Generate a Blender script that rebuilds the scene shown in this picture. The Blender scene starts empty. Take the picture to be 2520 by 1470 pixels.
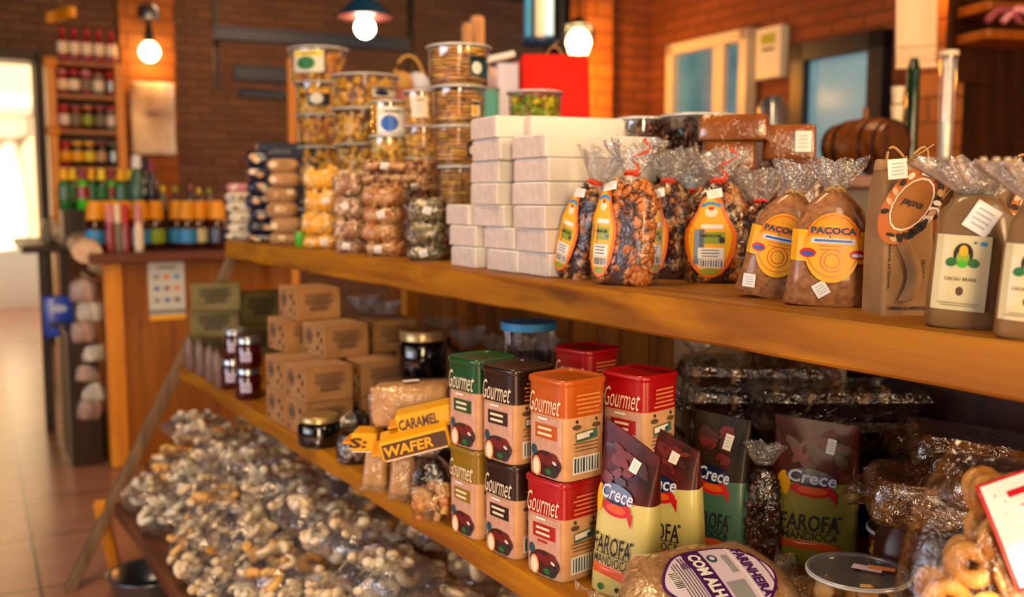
import bpy, math, random
from mathutils import Vector, Matrix, noise
from math import sin, cos, pi, atan2, radians, degrees, tan, sqrt
random.seed(7)
R_ = random.random
def U_(a, b): return a + (b - a) * random.random()
S = bpy.context.scene
COL = S.collection
# ------------------------------------------------------------------ camera
EYE = Vector((0, 0, 1.2)); FPX = 2400.0
YAW, PITCH, ROOM = radians(31.87), math.atan(245 / 2400), radians(-2.99)
cam = bpy.data.cameras.new('camera'); co = bpy.data.objects.new('camera', cam); COL.objects.link(co)
co.location = EYE; co.rotation_euler = (pi / 2 - PITCH, 0, -YAW)
cam.sensor_width = 36; cam.lens = 36 * FPX / 2520; cam.clip_start = .02; cam.clip_end = 200
cam.dof.use_dof = True; cam.dof.focus_distance = 1.22; cam.dof.aperture_fstop = 3.4; cam.dof.aperture_blades = 0
S.camera = co
def hexc(h):
    h = h.lstrip('#'); r = [int(h[i:i + 2], 16) / 255 for i in (0, 2, 4)]
    return tuple(x / 12.92 if x <= .04045 else ((x + .055) / 1.055) ** 2.4 for x in r) + (1,)
# ------------------------------------------------------------------ view and sky
S.view_settings.view_transform = 'Standard'; S.view_settings.look = 'None'
S.view_settings.exposure = -0.22; S.view_settings.gamma = 1; S.view_settings.use_curve_mapping = False
S.cycles.max_bounces = 10; S.cycles.transparent_max_bounces = 14; S.cycles.diffuse_bounces = 3
S.cycles.glossy_bounces = 4; S.cycles.transmission_bounces = 6; S.cycles.sample_clamp_indirect = 4
S.cycles.use_denoising = True; S.cycles.caustics_reflective = False; S.cycles.caustics_refractive = False
W = bpy.data.worlds.new('sky'); S.world = W; W.use_nodes = True
bg = W.node_tree.nodes['Background']; sky = W.node_tree.nodes.new('ShaderNodeTexSky')
sky.sky_type = 'HOSEK_WILKIE'; sky.turbidity = 4; sky.sun_direction = (-.5, .4, .75)
mxs = W.node_tree.nodes.new('ShaderNodeMixRGB'); mxs.inputs[0].default_value = .7; mxs.inputs[2].default_value = hexc('#fff0d8')
W.node_tree.links.new(sky.outputs[0], mxs.inputs[1]); W.node_tree.links.new(mxs.outputs[0], bg.inputs[0]); bg.inputs[1].default_value = 2.4
# ------------------------------------------------------------------ lights
def area(name, loc, target, sx, sy, power, colr, spread=180):
    l = bpy.data.lights.new(name, 'AREA'); l.shape = 'RECTANGLE'; l.size = sx; l.size_y = sy
    l.energy = power; l.color = hexc(colr)[:3]; l.spread = radians(spread)
    o = bpy.data.objects.new(name, l); COL.objects.link(o); o.location = loc
    o.rotation_euler = (Vector(target) - Vector(loc)).to_track_quat('-Z', 'Y').to_euler(); o['kind'] = 'helper'
    return o
def pointl(name, loc, power, colr, r=.05):
    l = bpy.data.lights.new(name, 'POINT'); l.energy = power; l.color = hexc(colr)[:3]; l.shadow_soft_size = r
    o = bpy.data.objects.new(name, l); COL.objects.link(o); o.location = loc; o['kind'] = 'helper'; return o
def sun(name, d, power, colr, ang=.5):
    l = bpy.data.lights.new(name, 'SUN'); l.energy = power; l.color = hexc(colr)[:3]; l.angle = radians(ang)
    o = bpy.data.objects.new(name, l); COL.objects.link(o); o.rotation_euler = Vector(d).to_track_quat('-Z', 'Y').to_euler(); o['kind'] = 'helper'
# tall daylight doorways behind the photographer (warm afternoon light) and the cool shaded street side
area('doorway_light', (-1.0, -2.5, 1.5), (.9, 1.6, .85), .75, 2.7, 135, '#ffdcab')
area('doorway_light_wide', (1.65, -2.4, 1.6), (1.15, 1.6, .8), .6, 2.6, 165, '#ffcf95')
area('street_window_light', (-2.9, 1.8, 1.15), (.7, 2.2, .1), 2.2, 1.1, 62, '#cdd8f4')
area('ceiling_lamp_light', (2.6, 3.0, 3.15), (3.3, 4.2, .8), .9, .9, 66, '#ffbf88')
area('top_shelf_fill', (.15, 1.5, 3.1), (.9, 2.2, .9), .7, .7, 48, '#ffd09a')  # unseen fill added to brighten the tubs and shelf tops
area('back_wall_fill', (2.2, 7.3, 3.15), (2.2, 8.6, .9), 1.2, 1.0, 60, '#ffc590')  # unseen fill placed to brighten the back wall bricks
sun('sunlight', (.3, .6, -.62), 18.0, '#ffe4bc')

# ------------------------------------------------------------------ pixel helpers (frame 2520 x 1470)
FW = Vector((sin(YAW) * cos(PITCH), cos(YAW) * cos(PITCH), -sin(PITCH)))
RT = Vector((cos(YAW), -sin(YAW), 0)); UP = RT.cross(FW)
def ray(px, py): return FW + RT * ((px - 1260) / FPX) + UP * ((735 - py) / FPX)
def onz(px, py, z):
    v = ray(px, py); t = (z - EYE.z) / v.z; return EYE + v * t
def ond(px, py, d): return EYE + ray(px, py) * d
def onx(px, py, X):
    v = ray(px, py); return EYE + v * (X / v.x)
def colx(px, X, z):            # the point at lateral X and height z that shows in pixel column px
    a = (px - 1260) / FPX; dz = z - EYE.z
    A, B, C, D = FW.z, UP.z, FW.x + a * RT.x, UP.x
    det = A * D - B * C; t = (dz * D - B * X) / det; s = (A * X - C * dz) / det
    return EYE + FW * t + RT * (a * t) + UP * s
def cold(px, d, z):            # depth d, height z, pixel column px
    a = (px - 1260) / FPX; s = (z - EYE.z - d * FW.z) / UP.z
    return EYE + FW * d + RT * (a * d) + UP * s
def mpp(P): return (Vector(P) - EYE).dot(FW) / FPX
def facing(P): return atan2(P[0], P[1])            # yaw of the sight line, clockwise from +Y
# ------------------------------------------------------------------ materials
MATS = {}
def _new(name):
    m = bpy.data.materials.new(name); m.use_nodes = True; return m, m.node_tree.nodes, m.node_tree.links, m.node_tree.nodes['Principled BSDF']
def pm(name, c1, rough=.5, c2=None, ns=30, bump=0, bs=120, bd=.001, coat=0, metal=0, stretch=(1, 1, 1), emit=0, spec=.5, lo=.35, hi=.65, detail=4):
    m, N, L, b = _new(name); MATS[name] = m
    b.inputs['Base Color'].default_value = hexc(c1); b.inputs['Roughness'].default_value = rough
    b.inputs['Metallic'].default_value = metal; b.inputs['Coat Weight'].default_value = coat; b.inputs['Coat Roughness'].default_value = .12
    b.inputs['Specular IOR Level'].default_value = spec
    tc = N.new('ShaderNodeTexCoord'); mp = N.new('ShaderNodeMapping'); mp.inputs['Scale'].default_value = stretch
    L.new(tc.outputs['Object'], mp.inputs[0])
    if c2:
        n = N.new('ShaderNodeTexNoise'); n.inputs['Scale'].default_value = ns; n.inputs['Detail'].default_value = detail
        r = N.new('ShaderNodeValToRGB'); r.color_ramp.elements[0].position = lo; r.color_ramp.elements[1].position = hi
        r.color_ramp.elements[0].color = hexc(c1); r.color_ramp.elements[1].color = hexc(c2)
        L.new(mp.outputs[0], n.inputs[0]); L.new(n.outputs[0], r.inputs[0]); L.new(r.outputs[0], b.inputs['Base Color'])
    if bump:
        n = N.new('ShaderNodeTexNoise'); n.inputs['Scale'].default_value = bs; bp = N.new('ShaderNodeBump')
        bp.inputs['Strength'].default_value = bump; bp.inputs['Distance'].default_value = bd
        L.new(mp.outputs[0], n.inputs[0]); L.new(n.outputs[0], bp.inputs['Height']); L.new(bp.outputs[0], b.inputs['Normal'])
    if emit:
        b.inputs['Emission Color'].default_value = hexc(c1); b.inputs['Emission Strength'].default_value = emit
    return m
def film(name, tint='#ffffff', amt=.12, rough=.08, bump=.35, bs=40, edge=.5, milk=0, mc='#e8e6e2'):
    m, N, L, b = _new(name); MATS[name] = m; N.remove(b)
    out = N['Material Output']; mx = N.new('ShaderNodeMixShader'); tr = N.new('ShaderNodeBsdfTransparent'); gl = N.new('ShaderNodeBsdfGlossy')
    tr.inputs[0].default_value = hexc(tint); gl.inputs['Roughness'].default_value = rough; gl.inputs['Color'].default_value = hexc('#ffffff')
    lw = N.new('ShaderNodeLayerWeight'); lw.inputs[0].default_value = .25
    mt = N.new('ShaderNodeMath'); mt.operation = 'MULTIPLY_ADD'; mt.inputs[1].default_value = edge; mt.inputs[2].default_value = amt; mt.use_clamp = True
    n = N.new('ShaderNodeTexNoise'); n.inputs['Scale'].default_value = bs; n.inputs['Detail'].default_value = 3; n.inputs['Distortion'].default_value = 1.5
    tc = N.new('ShaderNodeTexCoord'); L.new(tc.outputs['Object'], n.inputs[0])
    bp = N.new('ShaderNodeBump'); bp.inputs['Strength'].default_value = bump; bp.inputs['Distance'].default_value = .006
    L.new(n.outputs[0], bp.inputs['Height']); L.new(bp.outputs[0], gl.inputs['Normal']); L.new(bp.outputs[0], lw.inputs['Normal'])
    L.new(lw.outputs['Fresnel'], mt.inputs[0]); L.new(mt.outputs[0], mx.inputs[0])
    if milk:
        m2 = N.new('ShaderNodeMixShader'); df = N.new('ShaderNodeBsdfDiffuse'); tl = N.new('ShaderNodeBsdfTranslucent'); m3 = N.new('ShaderNodeMixShader')
        df.inputs[0].default_value = hexc(mc); tl.inputs[0].default_value = hexc(mc); L.new(bp.outputs[0], df.inputs['Normal']); L.new(df.outputs[0], m3.inputs[1]); L.new(tl.outputs[0], m3.inputs[2])
        m2.inputs[0].default_value = milk; L.new(tr.outputs[0], m2.inputs[1]); L.new(m3.outputs[0], m2.inputs[2]); trs = m2.outputs[0]
    else: trs = tr.outputs[0]
    L.new(trs, mx.inputs[1]); L.new(gl.outputs[0], mx.inputs[2]); L.new(mx.outputs[0], out.inputs[0])
    return m
def wood(name, c1, c2, rough=.45, axis=1, sc=1.0, dark='#3a1a04', coat=.15, bump=.25):
    m, N, L, b = _new(name); MATS[name] = m
    tc = N.new('ShaderNodeTexCoord'); mp = N.new('ShaderNodeMapping'); s = [9 * sc] * 3; s[axis] = .9 * sc; mp.inputs['Scale'].default_value = s
    L.new(tc.outputs['Object'], mp.inputs[0])
    n = N.new('ShaderNodeTexNoise'); n.inputs['Scale'].default_value = 2.2; n.inputs['Detail'].default_value = 7; n.inputs['Distortion'].default_value = .9
    r = N.new('ShaderNodeValToRGB'); e = r.color_ramp.elements; e[0].position = .3; e[0].color = hexc(c1); e[1].position = .68; e[1].color = hexc(c2)
    L.new(mp.outputs[0], n.inputs[0]); L.new(n.outputs[0], r.inputs[0])
    k = N.new('ShaderNodeTexNoise'); k.inputs['Scale'].default_value = 14 * sc; k.inputs['Detail'].default_value = 4
    mp2 = N.new('ShaderNodeMapping'); s2 = [1.6] * 3; s2[axis] = .5; mp2.inputs['Scale'].default_value = s2
    L.new(tc.outputs['Object'], mp2.inputs[0]); L.new(mp2.outputs[0], k.inputs[0])
    r2 = N.new('ShaderNodeValToRGB'); r2.color_ramp.elements[0].position = .62; r2.color_ramp.elements[1].position = .78
    mx = N.new('ShaderNodeMixRGB'); mx.inputs[2].default_value = hexc(dark); L.new(k.outputs[0], r2.inputs[0])
    ml = N.new('ShaderNodeMath'); ml.operation = 'MULTIPLY'; ml.inputs[1].default_value = .6
    L.new(r2.outputs[0], ml.inputs[0]); L.new(ml.outputs[0], mx.inputs[0]); L.new(r.outputs[0], mx.inputs[1]); L.new(mx.outputs[0], b.inputs['Base Color'])
    b.inputs['Roughness'].default_value = rough; b.inputs['Coat Weight'].default_value = coat; b.inputs['Coat Roughness'].default_value = .25; b.inputs['Specular IOR Level'].default_value = .3
    bp = N.new('ShaderNodeBump'); bp.inputs['Strength'].default_value = bump; bp.inputs['Distance'].default_value = .003
    L.new(n.outputs[0], bp.inputs['Height']); L.new(bp.outputs[0], b.inputs['Normal'])
    return m
def brick(name, c1, c2, mortar, bw=.23, bh=.075, rough=.85):
    m, N, L, b = _new(name); MATS[name] = m
    tc = N.new('ShaderNodeTexCoord'); sx = N.new('ShaderNodeSeparateXYZ'); cx = N.new('ShaderNodeCombineXYZ'); ad = N.new('ShaderNodeMath')
    L.new(tc.outputs['Object'], sx.inputs[0]); L.new(sx.outputs['X'], ad.inputs[0]); L.new(sx.outputs['Y'], ad.inputs[1])
    L.new(ad.outputs[0], cx.inputs['X']); L.new(sx.outputs['Z'], cx.inputs['Y'])
    t = N.new('ShaderNodeTexBrick'); t.inputs['Scale'].default_value = 1; t.inputs['Brick Width'].default_value = bw; t.inputs['Row Height'].default_value = bh
    t.inputs['Mortar Size'].default_value = .009; t.inputs['Mortar Smooth'].default_value = .3; t.inputs['Bias'].default_value = -.1
    t.inputs['Color1'].default_value = hexc(c1); t.inputs['Color2'].default_value = hexc(c2); t.inputs['Mortar'].default_value = hexc(mortar)
    L.new(cx.outputs[0], t.inputs[0]); L.new(t.outputs[0], b.inputs['Base Color'])
    bp = N.new('ShaderNodeBump'); bp.inputs['Strength'].default_value = .7; bp.inputs['Distance'].default_value = .012; bp.invert = True
    L.new(t.outputs['Fac'], bp.inputs['Height']); L.new(bp.outputs[0], b.inputs['Normal']); b.inputs['Roughness'].default_value = rough
    return m
RMI0 = Matrix.Rotation(-ROOM, 3, 'Z')
def onz0(px, py): return onz(px, py, 0)
def tiles(name):
    m, N, L, b = _new(name); MATS[name] = m
    tc = N.new('ShaderNodeTexCoord'); mp = N.new('ShaderNodeMapping'); mp.inputs['Rotation'].default_value = (0, 0, -ROOM); T0 = RMI0 @ onz0(98, 1438); T1 = RMI0 @ onz0(0, 1240); T2 = RMI0 @ onz0(0, 1338); TS = T1.y - T2.y; print('tile', TS); mp.inputs['Location'].default_value = (-T0.x + TS * 4, -T1.y + TS * 20, 0)
    L.new(tc.outputs['Object'], mp.inputs[0])
    t = N.new('ShaderNodeTexBrick'); t.offset = 0; t.inputs['Scale'].default_value = 1; t.inputs['Brick Width'].default_value = TS; t.inputs['Row Height'].default_value = TS
    t.inputs['Mortar Size'].default_value = .006; t.inputs['Color1'].default_value = hexc('#cf9474'); t.inputs['Color2'].default_value = hexc('#c08466'); t.inputs['Mortar'].default_value = hexc('#4a3328')
    n = N.new('ShaderNodeTexNoise'); n.inputs['Scale'].default_value = 5; mx = N.new('ShaderNodeMixRGB'); mx.blend_type = 'MULTIPLY'; mx.inputs[0].default_value = .5
    L.new(mp.outputs[0], t.inputs[0]); L.new(mp.outputs[0], n.inputs[0]); L.new(t.outputs[0], mx.inputs[1]); L.new(n.outputs[0], mx.inputs[2]); L.new(mx.outputs[0], b.inputs['Base Color'])
    b.inputs['Roughness'].default_value = .24
    return m
wood('shelf_wood', '#7e4806', '#b87a0a', axis=1, coat=.0, rough=.55)
wood('shelf_wood_across', '#7a3f0c', '#a8640f', axis=0)
wood('panel_wood', '#6a3208', '#9a560c', axis=2, rough=.4)
wood('cabinet_wood', '#7a400a', '#9c5a0e', axis=2, rough=.45)
wood('counter_wood', '#4e2416', '#75402a', axis=0)
wood('leg_wood', '#5b4230', '#8a6c4e', axis=2, coat=0)
wood('post_wood', '#c87414', '#e89a30', axis=2)
wood('pale_wood', '#c9a27c', '#e6c7a2', axis=1, dark='#8a6040', coat=0)
wood('dark_wood', '#1c0d06', '#3a1d0c', axis=2)
wood('barrel_wood', '#5a2c0c', '#8e5218', axis=0, rough=.3, coat=.4)
wood('barrel_head_wood', '#40200c', '#6a3a16', axis=2, rough=.5)
wood('board_wood', '#b57f50', '#d9ab7c', axis=2, coat=0)
brick('brick_back', '#5a3c28', '#6c4a30', '#463020'); brick('brick_right', '#743c1a', '#854a24', '#5c3219')
brick('brick_pillar', '#94561e', '#a86a2a', '#7a471e', bw=.3, bh=.1)
tiles('floor_tiles')
pm('ceiling_dark', '#120d0a', .9); pm('black_metal', '#10151c', .35, metal=.3); pm('beam_steel', '#0e3658', .32, spec=.5)
pm('white_wall', '#e8e2d6', .7); pm('white_card', '#dcd8d2', .75, c2='#e4e0da', ns=8, bump=.08, bs=60)
pm('white_card_end', '#c8bab2', .85, c2='#d6c9c0', ns=60, bump=.3, bs=200)
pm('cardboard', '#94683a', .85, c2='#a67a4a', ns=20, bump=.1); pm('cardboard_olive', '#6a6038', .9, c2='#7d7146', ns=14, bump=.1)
pm('print_dark', '#2c211a', .8); pm('print_grey', '#5b4433', .85); pm('ink', '#0c1420', .6); pm('ink_teal', '#12485a', .6)
pm('kraft', '#8e6a42', .8, c2='#9c784e', ns=25, bump=.2, bs=90); pm('kraft_light', '#ac845a', .8)
film('film', amt=.04, rough=.07, bump=.5, bs=55, edge=.42); film('film_crinkle', '#f2f2f2', amt=.1, rough=.12, bump=1.0, bs=70, edge=.5, milk=.16)
film('film_milky', '#dfe4ea', amt=.14, rough=.22, bump=.5, bs=35, edge=.4, milk=.4, mc='#cdbfae'); film('tub_plastic', '#ffffff', amt=.13, rough=.07, bump=.02, bs=20, edge=.5)
film('lid_plastic', '#c9d0d8', amt=.16, rough=.3, bump=.15, bs=15, edge=.3, milk=.42, mc='#8e98a6'); film('glass', '#eef6f4', amt=.06, rough=.02, bump=0, edge=.9)
film('smoke_film', '#8a8378', amt=.2, rough=.12, bump=.9, bs=60, edge=.7)
pm('lid_clear_rim', '#c6c9c6', .2, coat=.6); pm('gold_lid', '#b69a6a', .3, metal=.6)
for n, c in dict(tin_orange='#b8560c', tin_dark='#22100c', tin_green='#064a22', tin_red='#a80812', tin_gold='#8a6c10').items(): pm(n, c, .32, coat=.5)
pm('tin_paper', '#d8ab7c', .5, c2='#c89868', ns=35, coat=.2); pm('tin_paper_pink', '#bd937c', .5, c2='#cfa58c', ns=60)
pm('cream', '#efe0c0', .6); pm('white', '#eceae6', .6); pm('white_blue', '#c9d2ea', .5); pm('brown_text', '#5e2208', .6); pm('peach', '#e09050', .6)
pm('choc', '#3c140c', .4); pm('choc_red', '#6a1a14', .4); pm('leaf_green', '#146a2c', .5); pm('lime', '#8aae28', .5); pm('bright_green', '#3fb81a', .35)
pm('yellow', '#f0ae06', .45); pm('yellow_deep', '#e89a02', .45); pm('lemon', '#e8cf12', .45); pm('orange', '#f0700c', .4); pm('orange_deep', '#d8560a', .4, coat=.4)
pm('navy', '#08183c', .35, coat=.5); pm('blue', '#1a58b8', .4); pm('sky_blue', '#2f8ec8', .45); pm('red', '#c01018', .4); pm('bag_red', '#e01a06', .6, spec=.2); pm('teal', '#3f9a90', .5)
pm('pink', '#d88a94', .5); pm('crimson', '#8e0c16', .35, coat=.5); pm('purple', '#43105c', .5); pm('lilac_paper', '#d4c8e0', .6)
pm('farofa_cream', '#cfc474', .42, coat=.25, bump=.2, bs=14, bd=.004); pm('farofa_teal', '#3f6a55', .4, coat=.3); pm('farofa_dark', '#240604', .55, c2='#5e1006', ns=26, coat=.12, spec=.25); pm('farofa_night', '#140e0a', .55, c2='#332006', ns=25, coat=.12, spec=.25)
pm('farinha', '#a87c50', .6, c2='#c09764', ns=12, bump=.25, bs=40, bd=.004, coat=.35)
pm('pacoca', '#7e4a22', .6, c2='#a46e3a', ns=130, bump=.5, bs=300, coat=.6); pm('cocoa', '#74542e', .5, c2='#86643c', ns=10, bump=.25, bs=16, bd=.006, coat=.5)
pm('nut_brown', '#6a3412', .4, coat=.4); pm('nut_orange', '#c0702a', .4, coat=.4); pm('nut_dark', '#3a1a0c', .4, coat=.3); pm('nut_pale', '#c59a66', .5, coat=.2); pm('nut_pink', '#a07058', .5)
pm('corn', '#fab828', .45, coat=.3); pm('corn_pale', '#e8cc84', .5); pm('seed_grey', '#7c7258', .6); pm('seed_dark', '#3a3a30', .6); pm('seed_pale', '#c8b894', .6)
pm('biscuit', '#dcc298', .6, c2='#ead6b2', ns=40); pm('biscuit_gold', '#d49a4a', .55, c2='#e2b468', ns=40); pm('biscuit_pale', '#e6dec8', .65, c2='#d8cdb2', ns=40)
pm('ring_biscuit', '#b4742a', .5, c2='#d89c48', ns=45, bump=.4, bs=90, coat=.15)
pm('cracker', '#b98a56', .6, c2='#d0a470', ns=50, bump=.3); pm('black_glossy', '#07090e', .12, coat=.8, c2='#10141c', bump=.8, bs=30, bd=.01); pm('jam', '#3a0608', .12, coat=.7); pm('black_jar', '#05070a', .08, coat=.9)
pm('silver', '#aab2ba', .25, metal=.9); pm('twine', '#b08a54', .9); pm('ribbon', '#e0401a', .5); pm('steel', '#8a9099', .3, metal=.9); pm('dark_green_glass', '#07301c', .08, coat=.6); pm('dark_glass', '#080c10', .08, coat=.6); pm('honey', '#3a1404', .1, coat=.7)
pm('puff_yellow', '#fccc54', .5); pm('puff_orange', '#eeaa54', .5); pm('chip', '#cc8840', .5); pm('olive_green', '#8a9a1c', .4)
pm('frame_white', '#cdc4b0', .4); pm('frame_blue', '#14202e', .35); pm('poster', '#cfd2c4', .5); pm('cloth_white', '#e2ded2', .9, c2='#a89a8a', ns=3, lo=.45, hi=.7); pm('banner_cream', '#f2d8ac', .8); pm('garnet', '#8a3a48', .7)
pm('bulb', '#ffd08a', .3, emit=26); pm('bulb_white', '#fff6e0', .3, emit=22); pm('copper', '#c06a58', .4, metal=.3)
pm('window_glass', '#5a7e86', .08, c2='#2a4a55', ns=1.2, coat=.8); pm('tube_glow', '#b8dcea', .2, emit=.7)
pm('concrete_out', '#f6ecd8', .8); pm('exterior_paint', '#c8b898', .8); pm('blue_pack', '#1c4cc8', .35, coat=.4); pm('wrap_lilac', '#b9b6d8', .3, coat=.4); pm('amber_wrap', '#8a5a24', .25, c2='#3a220c', ns=20, coat=.7, bump=.8, bs=35, bd=.008)
pm('brown_wrap', '#a8601c', .3, c2='#8a4a14', ns=12, coat=.6, bump=.3, bs=20); pm('hat_straw', '#b8904c', .8)
M = MATS
# ------------------------------------------------------------------ mesh helpers
ICO = None
def _ico():
    global ICO
    if ICO: return ICO
    t = (1 + 5 ** .5) / 2
    v = [Vector(a).normalized() for a in [(-1, t, 0), (1, t, 0), (-1, -t, 0), (1, -t, 0), (0, -1, t), (0, 1, t), (0, -1, -t), (0, 1, -t), (t, 0, -1), (t, 0, 1), (-t, 0, -1), (-t, 0, 1)]]
    f = [(0, 11, 5), (0, 5, 1), (0, 1, 7), (0, 7, 10), (0, 10, 11), (1, 5, 9), (5, 11, 4), (11, 10, 2), (10, 7, 6), (7, 1, 8), (3, 9, 4), (3, 4, 2), (3, 2, 6), (3, 6, 8), (3, 8, 9), (4, 9, 5), (2, 4, 11), (6, 2, 10), (8, 6, 7), (9, 8, 1)]
    nf = []; mid = {}
    def md(a, b):
        k = (min(a, b), max(a, b))
        if k not in mid: mid[k] = len(v); v.append(((v[a] + v[b]) / 2).normalized())
        return mid[k]
    for a, b, c in f:
        x, y, z = md(a, b), md(b, c), md(c, a); nf += [(a, x, z), (b, y, x), (c, z, y), (x, y, z)]
    ICO = (v, nf); return ICO
def rot(a, b, c): return Matrix.Rotation(c, 4, 'Z') @ Matrix.Rotation(b, 4, 'Y') @ Matrix.Rotation(a, 4, 'X')
def se(x, n): return math.copysign(abs(x) ** (2 / n), x)
def profat(prof, z):
    if z <= prof[0][0]: return prof[0][:4]
    for a, b in zip(prof, prof[1:]):
        if z <= b[0]:
            t = (z - a[0]) / max(1e-9, b[0] - a[0]); return tuple(a[i] + (b[i] - a[i]) * t for i in range(4))
    return prof[-1][:4]
def front(prof):                # local -Y side of a loft; label coordinates x, z
    def f(x, z, off):
        _, rx, ry, n = profat(prof, z); u = min(.999, abs(x) / rx); return Vector((x, -ry * (1 - u ** n) ** (1 / n) - off, z))
    return f
def side(prof, s=1):            # local +X side (s=1) or -X side; label coordinate runs along y
    def f(y, z, off):
        _, rx, ry, n = profat(prof, z); u = min(.999, abs(y) / ry); return Vector((s * (rx * (1 - u ** n) ** (1 / n) + off), y * s, z))
    return f
def flat(o, ex, ey, en):
    o, ex, ey, en = map(Vector, (o, ex, ey, en))
    return lambda x, y, off: o + ex * x + ey * y + en * off
class MB:
    def __init__(s): s.v = []; s.f = []; s.m = []; s.mats = []
    def mi(s, m):
        m = M[m] if isinstance(m, str) else m
        if m not in s.mats: s.mats.append(m)
        return s.mats.index(m)
    def add(s, v, f, mat, X=None):
        o = len(s.v); k = s.mi(mat)
        s.v += [tuple(X @ Vector(p)) if X else tuple(p) for p in v]
        s.f += [tuple(i + o for i in q) for q in f]; s.m += [k] * len(f); return s
    def box(s, c, d, mat, X=None, rz=0):
        x, y, z = [a / 2 for a in d]
        v = [(i * x, j * y, k * z) for k in (-1, 1) for j in (-1, 1) for i in (-1, 1)]
        T = Matrix.Translation(c) @ Matrix.Rotation(rz, 4, 'Z')
        return s.add(v, [(0, 2, 3, 1), (4, 5, 7, 6), (0, 1, 5, 4), (2, 6, 7, 3), (1, 3, 7, 5), (0, 4, 6, 2)], mat, (X @ T) if X else T)
    def loft(s, prof, mat, seg=24, X=None, wr=0, wk=7, cap=(1, 1), ph=0, top=None, mats=None):
        v = []; f = []
        for i, p in enumerate(prof):
            z, rx, ry, n = p[:4]; w = p[4] if len(p) > 4 else 0
            for j in range(seg):
                a = 2 * pi * j / seg; k = 1 + (wr + w) * (sin(wk * a + ph + i * .5) * .6 + .7 * noise.noise(Vector((cos(a) * 2 + ph, sin(a) * 2, z * 30))))
                v.append((rx * se(cos(a), n) * k, ry * se(sin(a), n) * k, z + w * .02 * sin(wk * a * .7 + ph)))
        fm = []
        for i in range(len(prof) - 1):
            for j in range(seg):
                k = (j + 1) % seg; f.append((i * seg + j, i * seg + k, (i + 1) * seg + k, (i + 1) * seg + j)); fm.append(i)
        n0 = len(s.f); s.add(v, f, mat, X)
        if mats:
            for q, i in enumerate(fm):
                if i < len(mats) and mats[i]: s.m[n0 + q] = s.mi(mats[i])
        if cap[0]: s.add(v[:seg], [tuple(reversed(range(seg)))], mat, X)
        if cap[1]: s.add(v[-seg:], [tuple(range(seg))], top or mat, X)
        return s
    def tube(s, pts, r, mat, seg=6, X=None, flatk=1):
        pts = [Vector(p) for p in pts]; v = []; f = []; n = len(pts)
        for i, p in enumerate(pts):
            t = (pts[min(n - 1, i + 1)] - pts[max(0, i - 1)]).normalized(); a = t.orthogonal().normalized() if abs(t.z) > .9 else t.cross(Vector((0, 0, 1))).normalized()
            b = t.cross(a); ri = r[i] if isinstance(r, (list, tuple)) else r
            for j in range(seg):
                q = 2 * pi * j / seg; v.append(p + a * cos(q) * ri + b * sin(q) * ri * flatk)
        for i in range(n - 1):
            for j in range(seg):
                k = (j + 1) % seg; f.append((i * seg + j, i * seg + k, (i + 1) * seg + k, (i + 1) * seg + j))
        f += [tuple(reversed(range(seg))), tuple((n - 1) * seg + j for j in range(seg))]
        return s.add(v, f, mat, X)
    def blob(s, c, r, mat, X=None, wob=.25, e=None):
        v, f = _ico(); o = Vector((U_(0, 50), U_(0, 50), U_(0, 50))); E = rot(*(e or (U_(0, 6), U_(0, 6), U_(0, 6))))
        T = Matrix.Translation(c) @ E
        if X: T = X @ T
        return s.add([Vector((p.x * r[0], p.y * r[1], p.z * r[2])) * (1 + wob * noise.noise(p * 1.7 + o) * 2) for p in v], f, mat, T)
    def grid(s, fn, nu, nv, mat, X=None, wrap=False):
        v = [fn(i / nu, j / nv) for j in range(nv + 1) for i in range(nu + (0 if wrap else 1))]; w = nu + (0 if wrap else 1)
        f = [(j * w + i, j * w + (i + 1) % w, (j + 1) * w + (i + 1) % w, (j + 1) * w + i) for j in range(nv) for i in range(nu)]
        return s.add(v, f, mat, X)
    def mesh(s, name, smooth=True):
        me = bpy.data.meshes.new(name); me.from_pydata(s.v, [], s.f)
        for m in s.mats: me.materials.append(m)
        me.polygons.foreach_set('material_index', s.m)
        if smooth: me.polygons.foreach_set('use_smooth', [len(p.vertices) <= 4 for p in me.polygons])
        me.update(); return me
    def build(s, name, parent=None, smooth=True, bevel=0, loc=None, e=None):
        o = bpy.data.objects.new(name, s.mesh(name, smooth)); COL.objects.link(o)
        if parent: o.parent = parent
        if loc is not None: o.location = loc
        if e: o.rotation_euler = e
        if bevel:
            b = o.modifiers.new('edge', 'BEVEL'); b.width = bevel; b.segments = 2; b.limit_method = 'ANGLE'; b.angle_limit = radians(40)
        return o
def tag(o, label=None, cat=None, group=None, kind=None):
    for k, v in (('label', label), ('category', cat), ('group', group), ('kind', kind)):
        if v: o[k] = v
    return o
def thing(name, label, cat, loc=(0, 0, 0), rz=0, tilt=(0, 0), group=None):
    o = bpy.data.objects.new(name, None); COL.objects.link(o); o.location = loc; o.rotation_euler = (tilt[0], tilt[1], rz); o.empty_display_size = .05
    return tag(o, label, cat, group)
def struct(name, mb, loc=None, e=None, bevel=0, parent=None, smooth=False):
    o = mb.build(name, parent, smooth, bevel, loc, e); o['kind'] = 'structure'; return o
def dup(root, loc=None, rz=None, tilt=None, label=None, scale=None):
    def cp(o, par):
        c = o.copy(); COL.objects.link(c); c.parent = par
        for ch in KIDS.get(o.name, ()): cp(ch, c)
        return c
    if root.name not in KIDS: index(root)
    r = cp(root, None); r.matrix_parent_inverse.identity()
    if loc is not None: r.location = loc
    e = list(root.rotation_euler)
    if tilt: e[0], e[1] = tilt
    if rz is not None: e[2] = rz
    r.rotation_euler = e
    if scale: r.scale = scale if hasattr(scale, '__len__') else (scale,) * 3
    if label: r['label'] = label
    return r
KIDS = {}
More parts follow.
